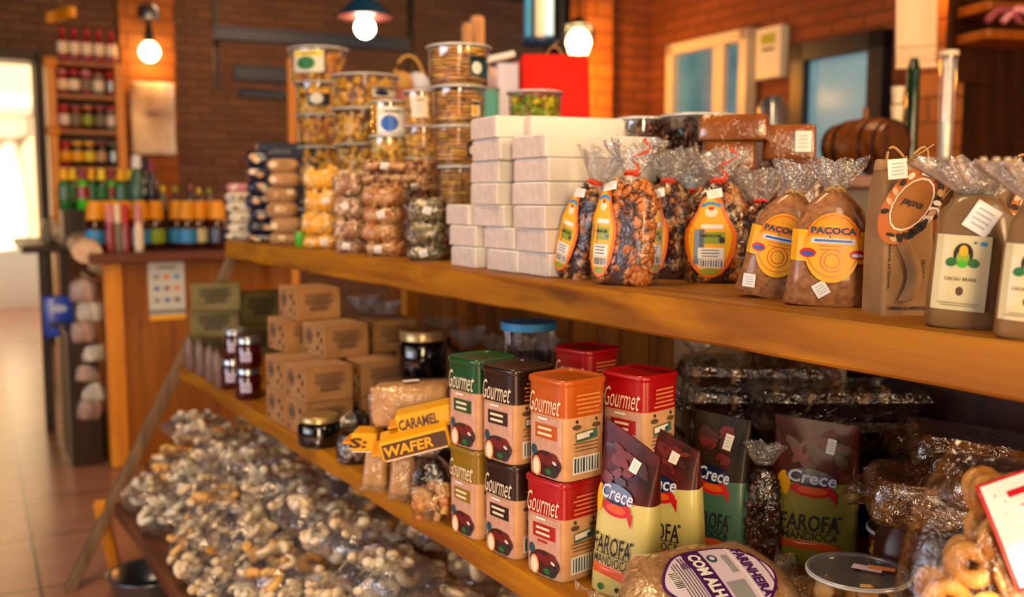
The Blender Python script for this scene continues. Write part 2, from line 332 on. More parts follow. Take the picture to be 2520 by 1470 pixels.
def index(root):
    allo = list(bpy.data.objects)
    def w(o):
        k = [c for c in allo if c.parent == o]; KIDS[o.name] = k
        for c in k: w(c)
    w(root)
# ------------------------------------------------------------------ lettering and printed labels
_TX = {}
def text2d(s, bold=.02, shear=0):
    k = (s, bold, shear)
    if k in _TX: return _TX[k]
    cu = bpy.data.curves.new('lettering', 'FONT'); cu.body = s; cu.size = 1; cu.shear = shear; cu.offset = bold; cu.resolution_u = 2; cu.fill_mode = 'BOTH'
    o = bpy.data.objects.new('lettering', cu); COL.objects.link(o); bpy.context.view_layer.update()
    me = bpy.data.meshes.new_from_object(o.evaluated_get(bpy.context.evaluated_depsgraph_get()))
    v = [(p.co.x, p.co.y) for p in me.vertices]; f = [tuple(p.vertices) for p in me.polygons]
    COL.objects.unlink(o); bpy.data.objects.remove(o); bpy.data.meshes.remove(me)
    x0 = min(a for a, _ in v); x1 = max(a for a, _ in v); y0 = min(b for _, b in v); y1 = max(b for _, b in v)
    v = [((a - x0) / (x1 - x0) - .5, (b - y0) / (y1 - y0) - .5) for a, b in v]
    _TX[k] = (v, f); return _TX[k]
# items: (kind, material, layer, x, y, w, h, rot, extra)
def decal(name, parent, fn, items, lift=.0006, step=.0004, q=.006):
    mb = MB()
    for it in items:
        kind, mat, lay, x, y, w, h = it[:7]; ro = it[7] if len(it) > 7 else 0; ex = it[8] if len(it) > 8 else None
        if kind == 'text': v, f = text2d(ex if isinstance(ex, str) else ex[0], *( () if isinstance(ex, str) else ex[1:])); v = [(a * w, b * h) for a, b in v]
        elif kind == 'rect':
            nu, nv = max(1, min(16, int(w / q))), max(1, min(16, int(h / q)))
            v = [((i / nu - .5) * w, (j / nv - .5) * h) for j in range(nv + 1) for i in range(nu + 1)]
            f = [(j * (nu + 1) + i, j * (nu + 1) + i + 1, (j + 1) * (nu + 1) + i + 1, (j + 1) * (nu + 1) + i) for j in range(nv) for i in range(nu)]
        elif kind == 'ell':
            nr, ns = max(1, min(6, int(max(w, h) / q / 2))), 24
            v = [(0, 0)] + [(cos(2 * pi * j / ns) * w / 2 * (i + 1) / nr, sin(2 * pi * j / ns) * h / 2 * (i + 1) / nr) for i in range(nr) for j in range(ns)]
            f = [(0, 1 + j, 1 + (j + 1) % ns) for j in range(ns)] + [(1 + i * ns + j, 1 + (i + 1) * ns + j, 1 + (i + 1) * ns + (j + 1) % ns, 1 + i * ns + (j + 1) % ns) for i in range(nr - 1) for j in range(ns)]
        elif kind == 'arc':      # ex = (a0, a1, inner fraction)
            a0, a1, k = ex; n = 16; v = []
            for i in range(n + 1):
                a = a0 + (a1 - a0) * i / n; v += [(cos(a) * w / 2, sin(a) * h / 2), (cos(a) * w / 2 * k, sin(a) * h / 2 * k)]
            f = [(2 * i, 2 * i + 2, 2 * i + 3, 2 * i + 1) for i in range(n)]
        elif kind == 'poly':     # ex = outline about its own centre in units of w, h; drawn as rings
            ns = len(ex); nr = 4; v = [(0, 0)] + [(a * w * (i + 1) / nr, b * h * (i + 1) / nr) for i in range(nr) for a, b in ex]
            f = [(0, 1 + j, 1 + (j + 1) % ns) for j in range(ns)] + [(1 + i * ns + j, 1 + (i + 1) * ns + j, 1 + (i + 1) * ns + (j + 1) % ns, 1 + i * ns + (j + 1) % ns) for i in range(nr - 1) for j in range(ns)]
        c, s_ = cos(ro), sin(ro)
        mb.add([fn(x + a * c - b * s_, y + a * s_ + b * c, lift + lay * step) for a, b in v], f, mat)
    return mb.build(name, parent, smooth=False)
def lines(mat, lay, x, y, w, n, gap, th, ro=0, jit=.25):      # small print too fine to read
    c, s_ = cos(ro), sin(ro); out = []
    for i in range(n):
        ww = w * (1 - jit * R_()); dy = -(i - (n - 1) / 2) * gap; out.append(('rect', mat, lay, x - dy * s_, y + dy * c, ww, th, ro))
    return out
def bars(mat, bg, lay, x, y, w, h, ro=0, n=9):
    out = [('rect', bg, lay, x, y, w * 1.2, h * 1.25, ro)]; c, s_ = cos(ro), sin(ro)
    for i in range(n):
        dx = (i / (n - 1) - .5) * w; out.append(('rect', mat, lay + 1, x + dx * c, y + dx * s_, w / n * U_(.3, .75), h, ro))
    return out
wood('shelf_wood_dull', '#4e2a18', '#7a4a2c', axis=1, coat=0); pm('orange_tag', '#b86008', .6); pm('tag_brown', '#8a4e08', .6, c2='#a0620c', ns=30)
film('tray_film', amt=.16, rough=.06, bump=1.6, bs=45, edge=.6); pm('label_cream', '#cfc89c', .45, coat=.3)
pm('pane_glow', '#5f8a98', .15, c2='#27566a', ns=1.1, coat=.5, emit=0); pm('pane_glow2', '#7b9ca2', .15, c2='#5a808a', ns=.8, coat=.5, emit=0)
for _n, _e in (('pane_glow', 1.1), ('pane_glow2', 1.0)):
    _b = M[_n].node_tree.nodes['Principled BSDF']; _b.inputs['Emission Strength'].default_value = _e; _l = _b.inputs['Base Color'].links[0].from_socket; M[_n].node_tree.links.new(_l, _b.inputs['Emission Color'])  # panes emit their own colour, standing in for daylight behind the glass
film('film_bag', '#fafafa', amt=.07, rough=.12, bump=1.0, bs=28, edge=.42, milk=.12, mc='#c4cee4'); pm('grey_print', '#90949c', .6); pm('farofa_olive', '#8c8430', .42, coat=.25, bump=.2, bs=14, bd=.004)
pm('mauve_dull', '#6e5c58', .5, c2='#86706c', ns=30)
pm('maroon', '#5a100a', .45, c2='#7a1a0e', ns=60)
# ------------------------------------------------------------------ room
RMI = Matrix.Rotation(-ROOM, 3, 'Z'); RM = Matrix.Rotation(ROOM, 3, 'Z')
def rdd(px, py, dd): v = RMI @ ray(px, py); p = v * (dd / v.y); p.z += 1.2; return p      # on the plane dd deep in the room
def rl(px, py, l): v = RMI @ ray(px, py); p = v * (l / v.x); p.z += 1.2; return p          # on the plane l across the room
def W_(p): return RM @ Vector(p)
RE = (0, 0, ROOM)
struct('floor', MB().box((1, 6, -.02), (14, 26, .04), 'floor_tiles'))
struct('ceiling', MB().box((1.3, 3.8, 3.28), (9, 11.2, .12), 'ceiling_dark'), e=RE)
BD, BL = 9.0, 4.2
dz = rdd(40, 152, BD).z; dr = rdd(85, 300, BD).x
mb = MB(); mb.box(((dr + 6.6) / 2, BD + .1, 1.6), (6.6 - dr, .2, 3.3), 'brick_back'); mb.box((dr - .65, BD + .1, (dz + 3.25) / 2), (1.3, .2, 3.25 - dz), 'brick_back')
mb.box((dr - 2.3, BD + .1, 1.6), (2.0, .2, 3.3), 'brick_back'); struct('wall_back', mb, e=RE)
mb = MB(); mb.box((dr + .05, BD - .02, dz / 2), (.09, .3, dz + .1), 'dark_wood'); mb.box((dr - .6, BD - .02, dz + .04), (1.3, .3, .09), 'dark_wood'); mb.box((dr - 1.25, BD - .02, dz / 2), (.09, .3, dz), 'dark_wood')
struct('trim_1', mb, e=RE)
struct('wall_right', MB().box((BL + .1, 1.4, 1.6), (.2, 8.6, 3.3), 'brick_right'), e=RE)
l0 = rdd(1440, 300, 5.6).x
struct('wall_partition', MB().box(((l0 + BL + .2) / 2, 5.7, 1.6), (BL + .2 - l0, .2, 3.3), 'brick_right'), e=RE)
mb = MB()
for c, d in (((-3, 2.5, .3), (.15, 13, .7)), ((-3, 2.5, 2.85), (.15, 13, .9)), ((-3, 6.2, 1.6), (.15, 5.6, 3.2)), ((-3, -2.6, 1.6), (.15, 3, 3.2))): mb.box(c, d, 'brick_back')
struct('wall_left', mb, e=RE)
mb = MB()
for x0_, x1_ in ((-3, -1.9), (-.1, 1.05), (2.3, 4.3)): mb.box(((x0_ + x1_) / 2, -2.95, 1.6), (x1_ - x0_, .15, 3.3), 'brick_back')
mb.box((.6, -2.95, 3.05), (7.2, .14, .5), 'brick_back'); struct('wall_front', mb, e=RE)
# pillars
a, b = rdd(303, 300, 7).x, rdd(436, 300, 7).x
struct('pillar_1', MB().box(((a + b) / 2, 7.15, 1.6), (b - a, .3, 3.25), 'brick_pillar'), e=RE)
a, b = rdd(1443, 300, 5.5).x, rdd(1503, 300, 5.5).x
struct('pillar_2', MB().box(((a + b) / 2, 5.6, 1.6), (b - a, .22, 3.25), 'brick_pillar'), e=RE)
p = cold(2362, 3.9, 1); q = RMI @ p
mb = MB(); mb.box((q.x, q.y + .1, .9), (.2, .2, 1.94), 'brick_pillar'); mb.box((q.x - .025, q.y + .1, 2.55), (.135, .2, 1.4), 'brick_pillar'); struct('pillar_3', mb, e=RE)
q2 = RMI @ cold(2490, 3.9, 1)
struct('trim_2', MB().box((q2.x + .07, q2.y + .12, 1.6), (.55, .06, 3.2), 'dark_wood'), e=RE)
# windows on the brick side wall
def wallframe(name, pxa, pxb, pyt, zb, fr, fm, gm, mull=(), sill=0):
    A, B = rl(pxa, pyt, BL), rl(pxb, pyt, BL); zt = rl((pxa + pxb) / 2, pyt, BL).z; y0, y1 = sorted((A.y, B.y))
    mb = MB(); x = BL - .03
    for yy in (y0 + fr / 2, y1 - fr / 2): mb.box((x, yy, (zt + zb) / 2), (.1, fr, zt - zb), fm)
    for zz in (zb + fr / 2, zt - fr / 2): mb.box((x, (y0 + y1) / 2, zz), (.1, y1 - y0, fr), fm)
    for t, w in mull: mb.box((x, y1 + (y0 - y1) * t, (zt + zb) / 2), (.08, w, zt - zb - .02), fm)
    o = struct(name, mb, e=RE, bevel=.004)
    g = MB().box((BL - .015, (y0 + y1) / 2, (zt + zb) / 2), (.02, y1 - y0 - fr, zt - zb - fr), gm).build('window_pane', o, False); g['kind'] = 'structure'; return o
wallframe('window_1', 1662, 1862, 92, .9, .07, 'frame_white', 'pane_glow', ((.66, .1),))
wallframe('door_1', 1972, 2200, 92, 0, .1, 'frame_blue', 'pane_glow2')
A = rl(1880, 75, BL); B = rl(1938, 190, BL)
o = MB().box((BL - .03, (A.y + B.y) / 2, (A.z + B.z) / 2), (.06, abs(A.y - B.y), A.z - B.z), 'poster').build('notice_board', None, False, .004, e=RE)
tag(o, 'small cream notice board hung on the brick wall between window and door', 'board')
cy, cz = (A.y + B.y) / 2, (A.z + B.z) / 2
decal('logo', o, flat((BL - .061, cy, cz), (0, -1, 0), (0, 0, 1), (-1, 0, 0)), [('rect', 'olive_green', 1, 0, .08, .12, .06), ('rect', 'print_dark', 2, 0, .02, .1, .015)])
# outside the far door
struct('exterior_ground', MB().box((0, 16, -.03), (16, 14, .05), 'concrete_out'))
struct('exterior_wall', MB().box((-.5, 16, 3.4), (8, .2, 6.8), 'exterior_paint'), e=RE)
for i, px in enumerate((35, -125)):
    p = cold(px, 10.9, .8); s = mpp(p)
    mb = MB().loft([(.0, .2, .2, 8), (.45, .2, .2, 8), (.46, .16, .16, 2), (.52, .12, .12, 2), (.75, .165, .165, 2), (1.0, .11, .11, 2), (1.25, .085, .085, 2), (1.32, .13, .13, 2), (1.36, .17, .17, 8), (1.5, .17, .17, 8), (1.52, .2, .2, 8), (1.66, .2, .2, 8)], 'concrete_out', 20)
    bo = mb.build('stone_baluster', None, loc=(p.x, p.y, .0)); bo.scale = (1.3, 1.3, 1.4)
    tag(bo, 'pale turned stone baluster standing outside the sunlit doorway', 'baluster', 'balusters outside the doorway')
# ------------------------------------------------------------------ the shelf unit
XT, ZT, ZTB = .875, 1.0666, 1.0114; XM, ZM, ZMB = .715, .674, .635; XB, ZB, ZBB = .508, .262, .215; YE = 3.15
SH = thing('display_shelf', 'long A-frame display shelf of thick orange-brown planks carrying packaged food', 'shelf', (0, 0, 0))
def plank(x0, x1, z0, z1, y0, y1, mat, seed=0, amp=.0035):
    mb = MB(); n = 60; rows = []
    for i in range(n + 1):
        y = y0 + (y1 - y0) * i / n; j = amp * noise.noise(Vector((y * 3, seed, 0))); k = amp * 1.6 * max(0, noise.noise(Vector((y * 7, seed + 9, 0))))
        c = .004
        rows.append([(x0 + c + j, y, z1), (x0 + j, y, z1 - c), (x0 + j, y, z0 + c + k), (x0 + c + j + k, y, z0 + k), (x1, y, z0), (x1, y, z1)])
    v = [p for r in rows for p in r]; f = [(i * 6 + a, i * 6 + (a + 1) % 6, (i + 1) * 6 + (a + 1) % 6, (i + 1) * 6 + a) for i in range(n) for a in range(6)]
    f += [tuple(range(6)), tuple(n * 6 + a for a in reversed(range(6)))]
    return mb.add(v, f, mat)
plank(XT, 1.5, ZTB, ZT, -.5, YE, 'shelf_wood', 1).build('shelf_board', SH, False)
plank(XM, 1.42, ZMB, ZM, -.5, YE, 'shelf_wood', 4).build('shelf_board', SH, False)
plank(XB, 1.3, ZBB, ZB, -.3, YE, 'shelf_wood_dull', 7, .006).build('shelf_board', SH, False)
def strut(p, q, w, t, mat, name='leg'):
    p, q = Vector(p), Vector(q); d = q - p; L = d.length; T = Matrix.Translation((p + q) / 2) @ d.to_track_quat('Z', 'Y').to_matrix().to_4x4()
    return MB().box((0, 0, 0), (w, t, L), mat, T).build(name, SH, False, .003)
strut((XT + .03, YE + .03, ZTB + .0), (.37, YE + .03, 0), .04, .03, 'leg_wood'); strut((XT + .03, -.45, ZTB), (.37, -.45, 0), .04, .03, 'leg_wood')
strut((1.46, YE - .06, ZTB), (1.46, YE - .06, 0), .07, .07, 'panel_wood'); strut((1.46, -.42, ZTB), (1.46, -.42, 0), .07, .07, 'panel_wood')
p = colx(1007, 1.2, .9); strut((1.2, p.y, ZTB), (1.2, p.y, ZM), .035, .035, 'post_wood', 'support_post')
mb = MB()
y = 1.18
while y < YE - .1:
    w = U_(.09, .13); mb.box((1.43, y + w / 2, (ZM + ZTB) / 2), (.012, w - .004, ZTB - ZM), 'panel_wood'); y += w
mb.build('back_panel', SH, False)
mb = MB().box((1.39, .32, (ZM + ZTB) / 2), (.012, 1.6, ZTB - ZM), 'dark_wood'); mb.build('back_panel', SH, False)  # dark board stands in for the unlit black depth under the plank
MB().box((1.28, 1.4, .12), (.02, 3.4, .23), 'dark_wood').build('back_panel', SH, False)
# props leaning under the lowest shelf
a, b = onx(245, 1238, .47), onx(287, 1408, .53); mbx = MB(); d = b - a; T = Matrix.Translation((a + b) / 2) @ d.to_track_quat('Z', 'Y').to_matrix().to_4x4()
e_ = a + d * (a.z / (a.z - b.z)) if abs(a.z - b.z) > 1e-3 else b
d = e_ - a; T = Matrix.Translation((a + e_) / 2) @ d.to_track_quat('Z', 'Y').to_matrix().to_4x4(); L = d.length
tag(MB().box((0, 0, 0), (.034, .03, L), 'post_wood', T).build('wooden_prop', None, False, .003), 'short yellow-orange wooden stick leaning under the lowest shelf', 'stick')
p = onz(330, 1440, .04)
mb = MB().loft([(0, .1, .1, 2), (.07, .125, .125, 2), (.075, .13, .13, 2), (.072, .12, .12, 2), (.01, .095, .095, 2)], 'steel', 24, cap=(1, 1))
tag(mb.build('metal_basin', None, loc=(p.x + .05, p.y, 0)), 'dull grey metal basin on the floor under the lowest shelf', 'basin')
# ------------------------------------------------------------------ far counter with its cabinet, poster and rail
CD = 4.6
A = rdd(250, 1100, CD); zc = rdd(400, 620, CD).z; l1 = rdd(262, 900, CD).x
ZC = zc
CT = thing('counter_cabinet', 'orange-brown wooden counter cabinet with dark reddish top under the bottles', 'counter', (0, 0, 0), ROOM)
MB().box((l1 + .42, CD + .3, (zc - .04) / 2 + .0), (.84, .6, zc - .04), 'cabinet_wood').build('cabinet_body', CT, False, .005)
l2 = rdd(215, 620, CD).x
MB().box(((l2 + l1 + 1.6) / 2, CD + .32, zc - .02), (l1 + 1.6 - l2, .8, .045), 'counter_wood').build('countertop', CT, False, .008)
MB().box((l1 + .04, CD - .004, zc * .5 - .02), (.075, .03, zc - .05), 'post_wood').build('corner_post', CT, False, .004)
MB().box((l1 - .08, CD + .35, .3), (.13, .5, .6), 'dark_wood').build('plinth', CT, False, .005)
MB().box((l1 - .02, CD + .35, .55), (.03, .5, .6), 'panel_wood').build('side_panel', CT, False)
pa, pb = rdd(363, 645, CD - .003), rdd(457, 784, CD - .003); w, h = pb.x - pa.x, pa.z - pb.z; cx, cz = (pa.x + pb.x) / 2, (pa.z + pb.z) / 2
PO = MB().box((cx, CD - .006, cz), (w, .004, h), 'poster').build('poster', None, False, e=RE); tag(PO, 'pale notice with coloured dots and a yellow strip taped to the counter cabinet', 'poster')
its = [('rect', 'yellow', 1, 0, -h * .46, w, h * .09), ('rect', 'steel', 1, 0, -h * .36, w, h * .07), ('rect', 'print_grey', 1, 0, h * .4, w * .5, h * .03)]
for i, (c1) in enumerate(('steel', 'orange', 'sky_blue', 'blue', 'crimson', 'orange', 'steel', 'blue', 'navy')):
    its.append(('ell', c1, 1, (i % 3 - 1) * w * .28, h * (.24 - .2 * (i // 3)), w * .17, w * .12))
decal('print', PO, flat((cx, CD - .0085, cz), (1, 0, 0), (0, 0, 1), (0, -1, 0)), its)
# live-edge log rail running back from the counter end
a = RM @ rdd(215, 622, CD - .02); b = ond(118, 548, 6.2)
mb = MB(); n = 12; pts = [a.lerp(b, i / n) + Vector((.02 * sin(i * .6), 0, .01 * sin(i * .9))) for i in range(n + 1)]
mb.tube(pts, [.06 + .008 * sin(i * .8) for i in range(n + 1)], 'pale_wood', 12, flatk=.8)
tag(mb.build('log_rail', None), 'pale peeled log rail curving back from the counter end', 'rail')
# dark table beyond the rail
TBZ = None
TB = thing('side_table', 'dark wooden table standing beside the sunlit aisle', 'table', (0, 0, 0), ROOM)
q = rdd(160, 600, 5.6); MB().box((q.x - .02, 6.05, q.z - .02), (.38, 1.2, .04), 'dark_wood').build('table_top', TB, False, .004)
for px in (118, 168): qq = rdd(px, 900, 5.5); MB().box((qq.x, 5.5, q.z / 2 - .02), (.045, .05, q.z - .04), 'dark_wood').build('leg', TB, False, .003)
TBZ = q.z
qq = rdd(145, 780, 5.4); o = MB().box((0, 0, 0), (.14, .05, .21), 'blue_pack').build('blue_packet', None, True, .012, loc=W_((qq.x, 5.44, qq.z)), e=RE)
tag(o, 'bright blue packet hanging on the dark table leg near the aisle', 'packet')
decal('print', o, flat((0, -.0255, 0), (1, 0, 0), (0, 0, 1), (0, -1, 0)), [('ell', 'white_blue', 1, 0, .04, .08, .04), ('rect', 'navy', 1, 0, -.04, .09, .03)])
# ------------------------------------------------------------------ tins on the middle shelf
TH = .141
def tin(col, label, corner_px, corner_py, rz, up, lidhint=0, variant='', loc=None):
    P = onz(corner_px, corner_py, ZM) if loc is None else Vector(loc); hw = .041; r = Matrix.Rotation(rz, 3, 'Z')
    C = P + r @ Vector((hw * .96, hw * .96, 0)) if loc is None else P; C.z = ZM + up * (TH + .0005)
    t = thing('food_tin', label, 'tin', C, rz, group='square cocoa tins on the middle shelf')
    n = 5.5; a = hw
    prof = [(0, a * .93, a * .93, n), (.003, a * .97, a * .97, n), (.09, a * .985, a * .985, n), (.132, a, a, n)]
    MB().loft(prof, 'tin_paper', 32).build('tin_body', t)
    MB().loft([(.0885, a * .988, a * .988, n), (.1325, a * 1.003, a * 1.003, n)], col, 32, cap=(0, 0)).build('colour_band', t)
    MB().loft([(.1315, a * 1.01, a * 1.01, n), (.1325, a * 1.05, a * 1.05, n), (.1375, a * 1.055, a * 1.055, n), (.14, a * 1.03, a * 1.03, n), (.141, a * .97, a * .97, n), (.1385, a * .93, a * .93, n)], col, 32).build('lid', t)
    F = side(prof, -1); G = front(prof); k = .0006
    decal('lettering', t, F, [('text', 'cream', 4, .001, .106, .064, .029, 0, ('Gourmet', -.005, .45)), ('rect', 'white', 4, -.002, .084, .02, .003)], lift=.0012)
    its = [('rect', col, 1, .003, .066, .045, .02)] + lines('cream', 2, .001, .066, .032, 2, .008, .0035)
    if variant: its.append(('rect', col, 1, .0, .051, .02, .003))
    its += [('rect', 'tin_paper_pink', 0, 0, .044, .066, .084)]
    decal('label', t, F, its, lift=.0008)
    decal('picture', t, F, [('ell', 'ink_teal', 1, -.022, .037, .013, .015), ('ell', 'choc', 1, .003, .021, .06, .036), ('ell', 'choc_red', 2, .018, .03, .02, .016), ('ell', 'choc_red', 2, -.004, .028, .02, .013), ('ell', 'choc_red', 3, .008, .026, .018, .013), ('ell', 'print_dark', 3, .018, .013, .022, .019), ('ell', 'peach', 4, -.015, .015, .019, .029), ('ell', 'cream', 5, -.015, .015, .014, .023), ('ell', 'leaf_green', 4, .01, .011, .013, .008), ('ell', 'cream', 4, .022, .025, .009, .004, -.4)], lift=.0012)
    its = lines('peach', 2, .002, .107, .05, 5, .006, .0022)
    its += [('ell', 'print_dark', 1, -.018, .083, .005, .005), ('ell', 'print_dark', 1, .018, .083, .005, .005), ('ell', 'print_grey', 1, -.018, .075, .016, .007), ('ell', 'print_grey', 1, .018, .075, .016, .007)]
    its += lines('print_grey', 1, 0, .047, .05, 3, .005, .0012) + bars('ink_teal', 'white', 1, 0, .022, .042, .02)
    its += [('rect', 'farofa_teal', 1, 0, .062, .04, .013, .08), ('rect', 'white', 2, -.004, .063, .03, .008, .08), ('ell', 'ink_teal', 3, .008, .062, .008, .006)]
    decal('back_print', t, G, its, lift=.001)
    return t
r1 = radians(9)
tin('tin_red', 'crimson-topped cocoa tin at the bottom of the stack beside the farofa pouches', 1385, 1440, r1, 0, variant='x')
tin('tin_orange', 'orange-topped cocoa tin standing on the crimson one', 1387, 1440, r1 - .04, 1)
tin('tin_dark', 'dark brown-topped cocoa tin on the shelf board between crimson and gold tins', 1268, 1383, r1 - .05, 0)
tin('tin_dark', 'dark brown-topped cocoa tin stacked between the orange and green tins', 1266, 1383, r1 - .02, 1)
tin('tin_gold', 'gold-topped cocoa tin on the shelf board under the green tin', 1172, 1334, r1 - .08, 0)
tin('tin_green', 'green-topped cocoa tin at the end of the upper row of tins', 1176, 1334, r1 - .03, 1)
for up in (0, 1):
    w = 'on top of' if up else 'beneath'
    tin('tin_red', f'crimson-topped cocoa tin {w} another one, behind the orange tin', 0, 0, r1 + .05, up, loc=(.885, 1.075, 0))
    tin('tin_red', f'crimson-topped cocoa tin {w} its twin, deep on the shelf against the plank panel', 0, 0, r1 + .02, up, loc=(.955, 1.30, 0))
# small white price stickers on lids
# ------------------------------------------------------------------ generic stand-up bag
def price(parent, fn, x, y, rot_=.2, w=.02, h=.025, name='price_sticker_or_glint'):
    return decal(name, parent, fn, [('rect', 'white', 6, x, y, w, h, rot_)] + lines('grey_print', 7, x, y, w * .7, 4, h * .18, h * .035, rot_), lift=.0012)
def bagprof(w, d, h, nk=.02, fl=.05, flw=.045, bot=.9, sh=.8, n=3.2, wr=.03):
    a, b = w / 2, d / 2
    return [(0, a * bot, b * .85, n), (.004, a * (bot + .05), b * .93, n), (h * .25, a, b, n), (h * .6, a * .98, b, n), (h * sh, a * .93, b * .9, 2.6), (h * (sh + 1) / 2, a * .72, b * .72, 2.3), (h * .97, nk * 1.4, nk * 1.3, 2), (h, nk, nk * .9, 2)]
def flare(mb, h, nk, fl, flw, mat, seg=40, flat_=.5, lean=(0, 0), X=None, seed=0):
    def fn(u, v):
        a = 2 * pi * u; z = h + fl * v; r = nk + (flw - nk) * (v ** .8); k = 1 + .35 * v * sin(a * 7 + seed) + .3 * v * noise.noise(Vector((cos(a) * 3 + seed, sin(a) * 3, v * 2)))
        return Vector((r * cos(a) * k + lean[0] * v * fl, r * sin(a) * k * flat_ + lean[1] * v * fl, z + .35 * fl * v * noise.noise(Vector((cos(a) * 4, sin(a) * 4, seed)))))
    return mb.grid(fn, seg, 6, mat, X, wrap=True)
def fill(mb, prof, n, size, mats, zmax=.93, shrink=.9, zmin=.02, wob=.35, frontbias=0):
    zt = prof[-1][0]
    for i in range(n):
        z = zmin * zt + (zmax - zmin) * zt * R_(); _, rx, ry, e = profat(prof, z); a = U_(0, 2 * pi) if R_() > frontbias else U_(pi, 2 * pi); k = shrink * U_(.86, 1)
        s = size * U_(.7, 1.3)
        mb.blob(((rx - s * .6) * k * se(cos(a), e), (ry - s * .6) * k * se(sin(a), e), z), (s, s * U_(.5, .9), s * U_(.4, .8)), random.choice(mats), wob=wob)
    return mb
def core(mb, prof, mat, k=.8, zt=.9, seg=20):
    p = [(z * 1.0, rx * k, ry * k, n) for z, rx, ry, n in [q[:4] for q in prof] if z <= prof[-1][0] * zt]
    return mb.loft(p, mat, seg)
def ribbon(parent, h, mat='ribbon', r=.012, curl=True, name='ribbon'):
    mb = MB().loft([(h - .003, r, r * .95, 2), (h + .004, r, r * .95, 2)], mat, 16)
    for s in (1, -1): mb.tube([(s * .0045 * t, -r - .003 * sin(t * 2), h + .003 * sin(t * 1.9) + .001 * t) for t in [i * .5 for i in range(6)]], .0012, mat, 5, flatk=2)
    if curl: mb.tube([(.01 * sin(t * 1.6) + .004 * t, -.01, h + .008 * t) for t in [i * .45 for i in range(16)]], .0012, mat, 5, flatk=2)
    return mb.build(name, parent)
def standpos(px, py, z): return onz(px, py, z)
def orient(P, off=0): return -facing(P) + off
# ------------------------------------------------------------------ nut bags with pear shaped labels (top shelf)
def pear(w, h):
    pts = []
    for i in range(40):
        a = 2 * pi * i / 40; y = sin(a); x = cos(a); k = .5 if y < .1 else .5 - .17 * min(1, (y - .1) * 2.2) + .05 * max(0, (y - .6)); pts.append((x * k * 1.0, y * .5))
    return pts
def nutbag(label, px, py, wpx, hpx, off, tiltx, tilty, labx=0, seed=1, lw=.62, hb=1.0, mats=('nut_brown', 'nut_orange', 'nut_dark', 'nut_pale'), sticker=True, z=None, flr=.06, leaf=True, depth=None):
    random.seed(seed); P = standpos(px, py, ZT) if depth is None else colx(px, depth, ZT); s = mpp(P); w, h = wpx * s, hpx * s; d = min(w * .62, .065)
    t = thing('nut_bag', label, 'bag', P + Vector((0, d * .45, 0)), orient(P, off), (tiltx, tilty), 'clear bags of caramelised nuts on the top shelf')
    prof = bagprof(w, d, h, .013)
    mb = core(MB(), prof, 'nut_dark', .72, .92); fill(mb, prof, 230, .0088, mats, frontbias=.5)
    o = mb.build('nut_filling', t); o['kind'] = 'stuff'
    mb = MB().loft(prof, 'film', 36, wr=.03, wk=9, ph=seed, cap=(1, 0)); flare(mb, h, .013, flr * .85, .042, 'film_crinkle', seed=seed); mb.build('film_wrap', t)
    ribbon(t, h, curl=seed % 2 == 0)
    if leaf:
        F0 = front(prof); Lh, Lw = h * .82, w * lw; out = pear(1, 1)
        its = [('poly', 'orange', 0, labx, h * .47, Lw, Lh, 0, out), ('poly', 'yellow', 1, labx - .001, h * .47, Lw * .84, Lh * .9, 0, out), ('rect', 'white', 2, labx + .001, h * .30, Lw * .5, Lh * .13), ('rect', 'white', 2, labx + .002, h * .56, Lw * .42, Lh * .05)]
        its += [('arc', 'sky_blue', 2, labx, h * .72, Lw * .5, Lh * .2, 0, (.5, pi - .5, .65)), ('ell', 'cream', 3, labx, h * .70, Lw * .24, Lh * .12), ('ell', 'red', 4, labx, h * .735, Lw * .12, Lh * .04), ('ell', 'navy', 2, labx + Lw * .22, h * .43, Lw * .12, Lw * .12), ('ell', 'olive_green', 2, labx, h * .12, Lw * .4, Lh * .07)]
        its += [('rect', 'steel', 1.5, labx - Lw * .22, h * .36, Lw * .2, Lh * .42), ('rect', 'olive_green', 1.5, labx + Lw * .08, h * .45, Lw * .4, Lh * .14), ('text', 'ink', 3, labx, h * .47, Lw * .4, Lh * .035, 0, 'AMENDOIM')] + bars('ink', 'white', 3, labx + .002, h * .20, Lw * .4, Lh * .08) + lines('ink', 4, labx, h * .30, Lw * .38, 3, Lh * .035, Lh * .01)
        decal('label', t, F0, its, lift=.003)
    if sticker: price(t, front(prof), labx + .004, h * .88, .2, .024, .014)
    return t
nutbag('clear bag of caramelised nuts leaning against the white boxes, label side-on', 1432, 686, 125, 245, -.75, 0, .3, -.014, 3, .62)
nutbag('tall clear bag of orange caramelised nuts with curly red ribbon', 1562, 704, 172, 275, -.35, -.05, .06, -.03, 4, .46, mats=('nut_brown', 'nut_orange', 'nut_orange', 'peach'))
nutbag('narrow clear bag of dark nuts standing behind the bag with curly ribbon', 1668, 688, 130, 240, -.4, 0, 0, -.014, 5, .6)
nutbag('clear bag of dark nuts with the whole pear-shaped label facing out', 1790, 698, 160, 250, .0, 0, .01, -.008, 6, .78)
nutbag('clear bag of dark nuts with no label, behind the pear-labelled bag', 1895, 640, 150, 200, .1, 0, .0, 0, 7, .6, leaf=False, sticker=False, depth=1.16)
nutbag('tied clear bag of brown nuts with large crinkled top beside brown blocks', 1935, 600, 160, 180, .1, 0, .08, 0, 8, .6, leaf=False, sticker=False, depth=1.30, flr=.075)
nutbag('clear bag of nuts, crinkled top showing above the pear-labelled bag', 1735, 640, 150, 215, .1, 0, -.03, 0, 9, .6, leaf=False, sticker=True, depth=1.13, flr=.07)
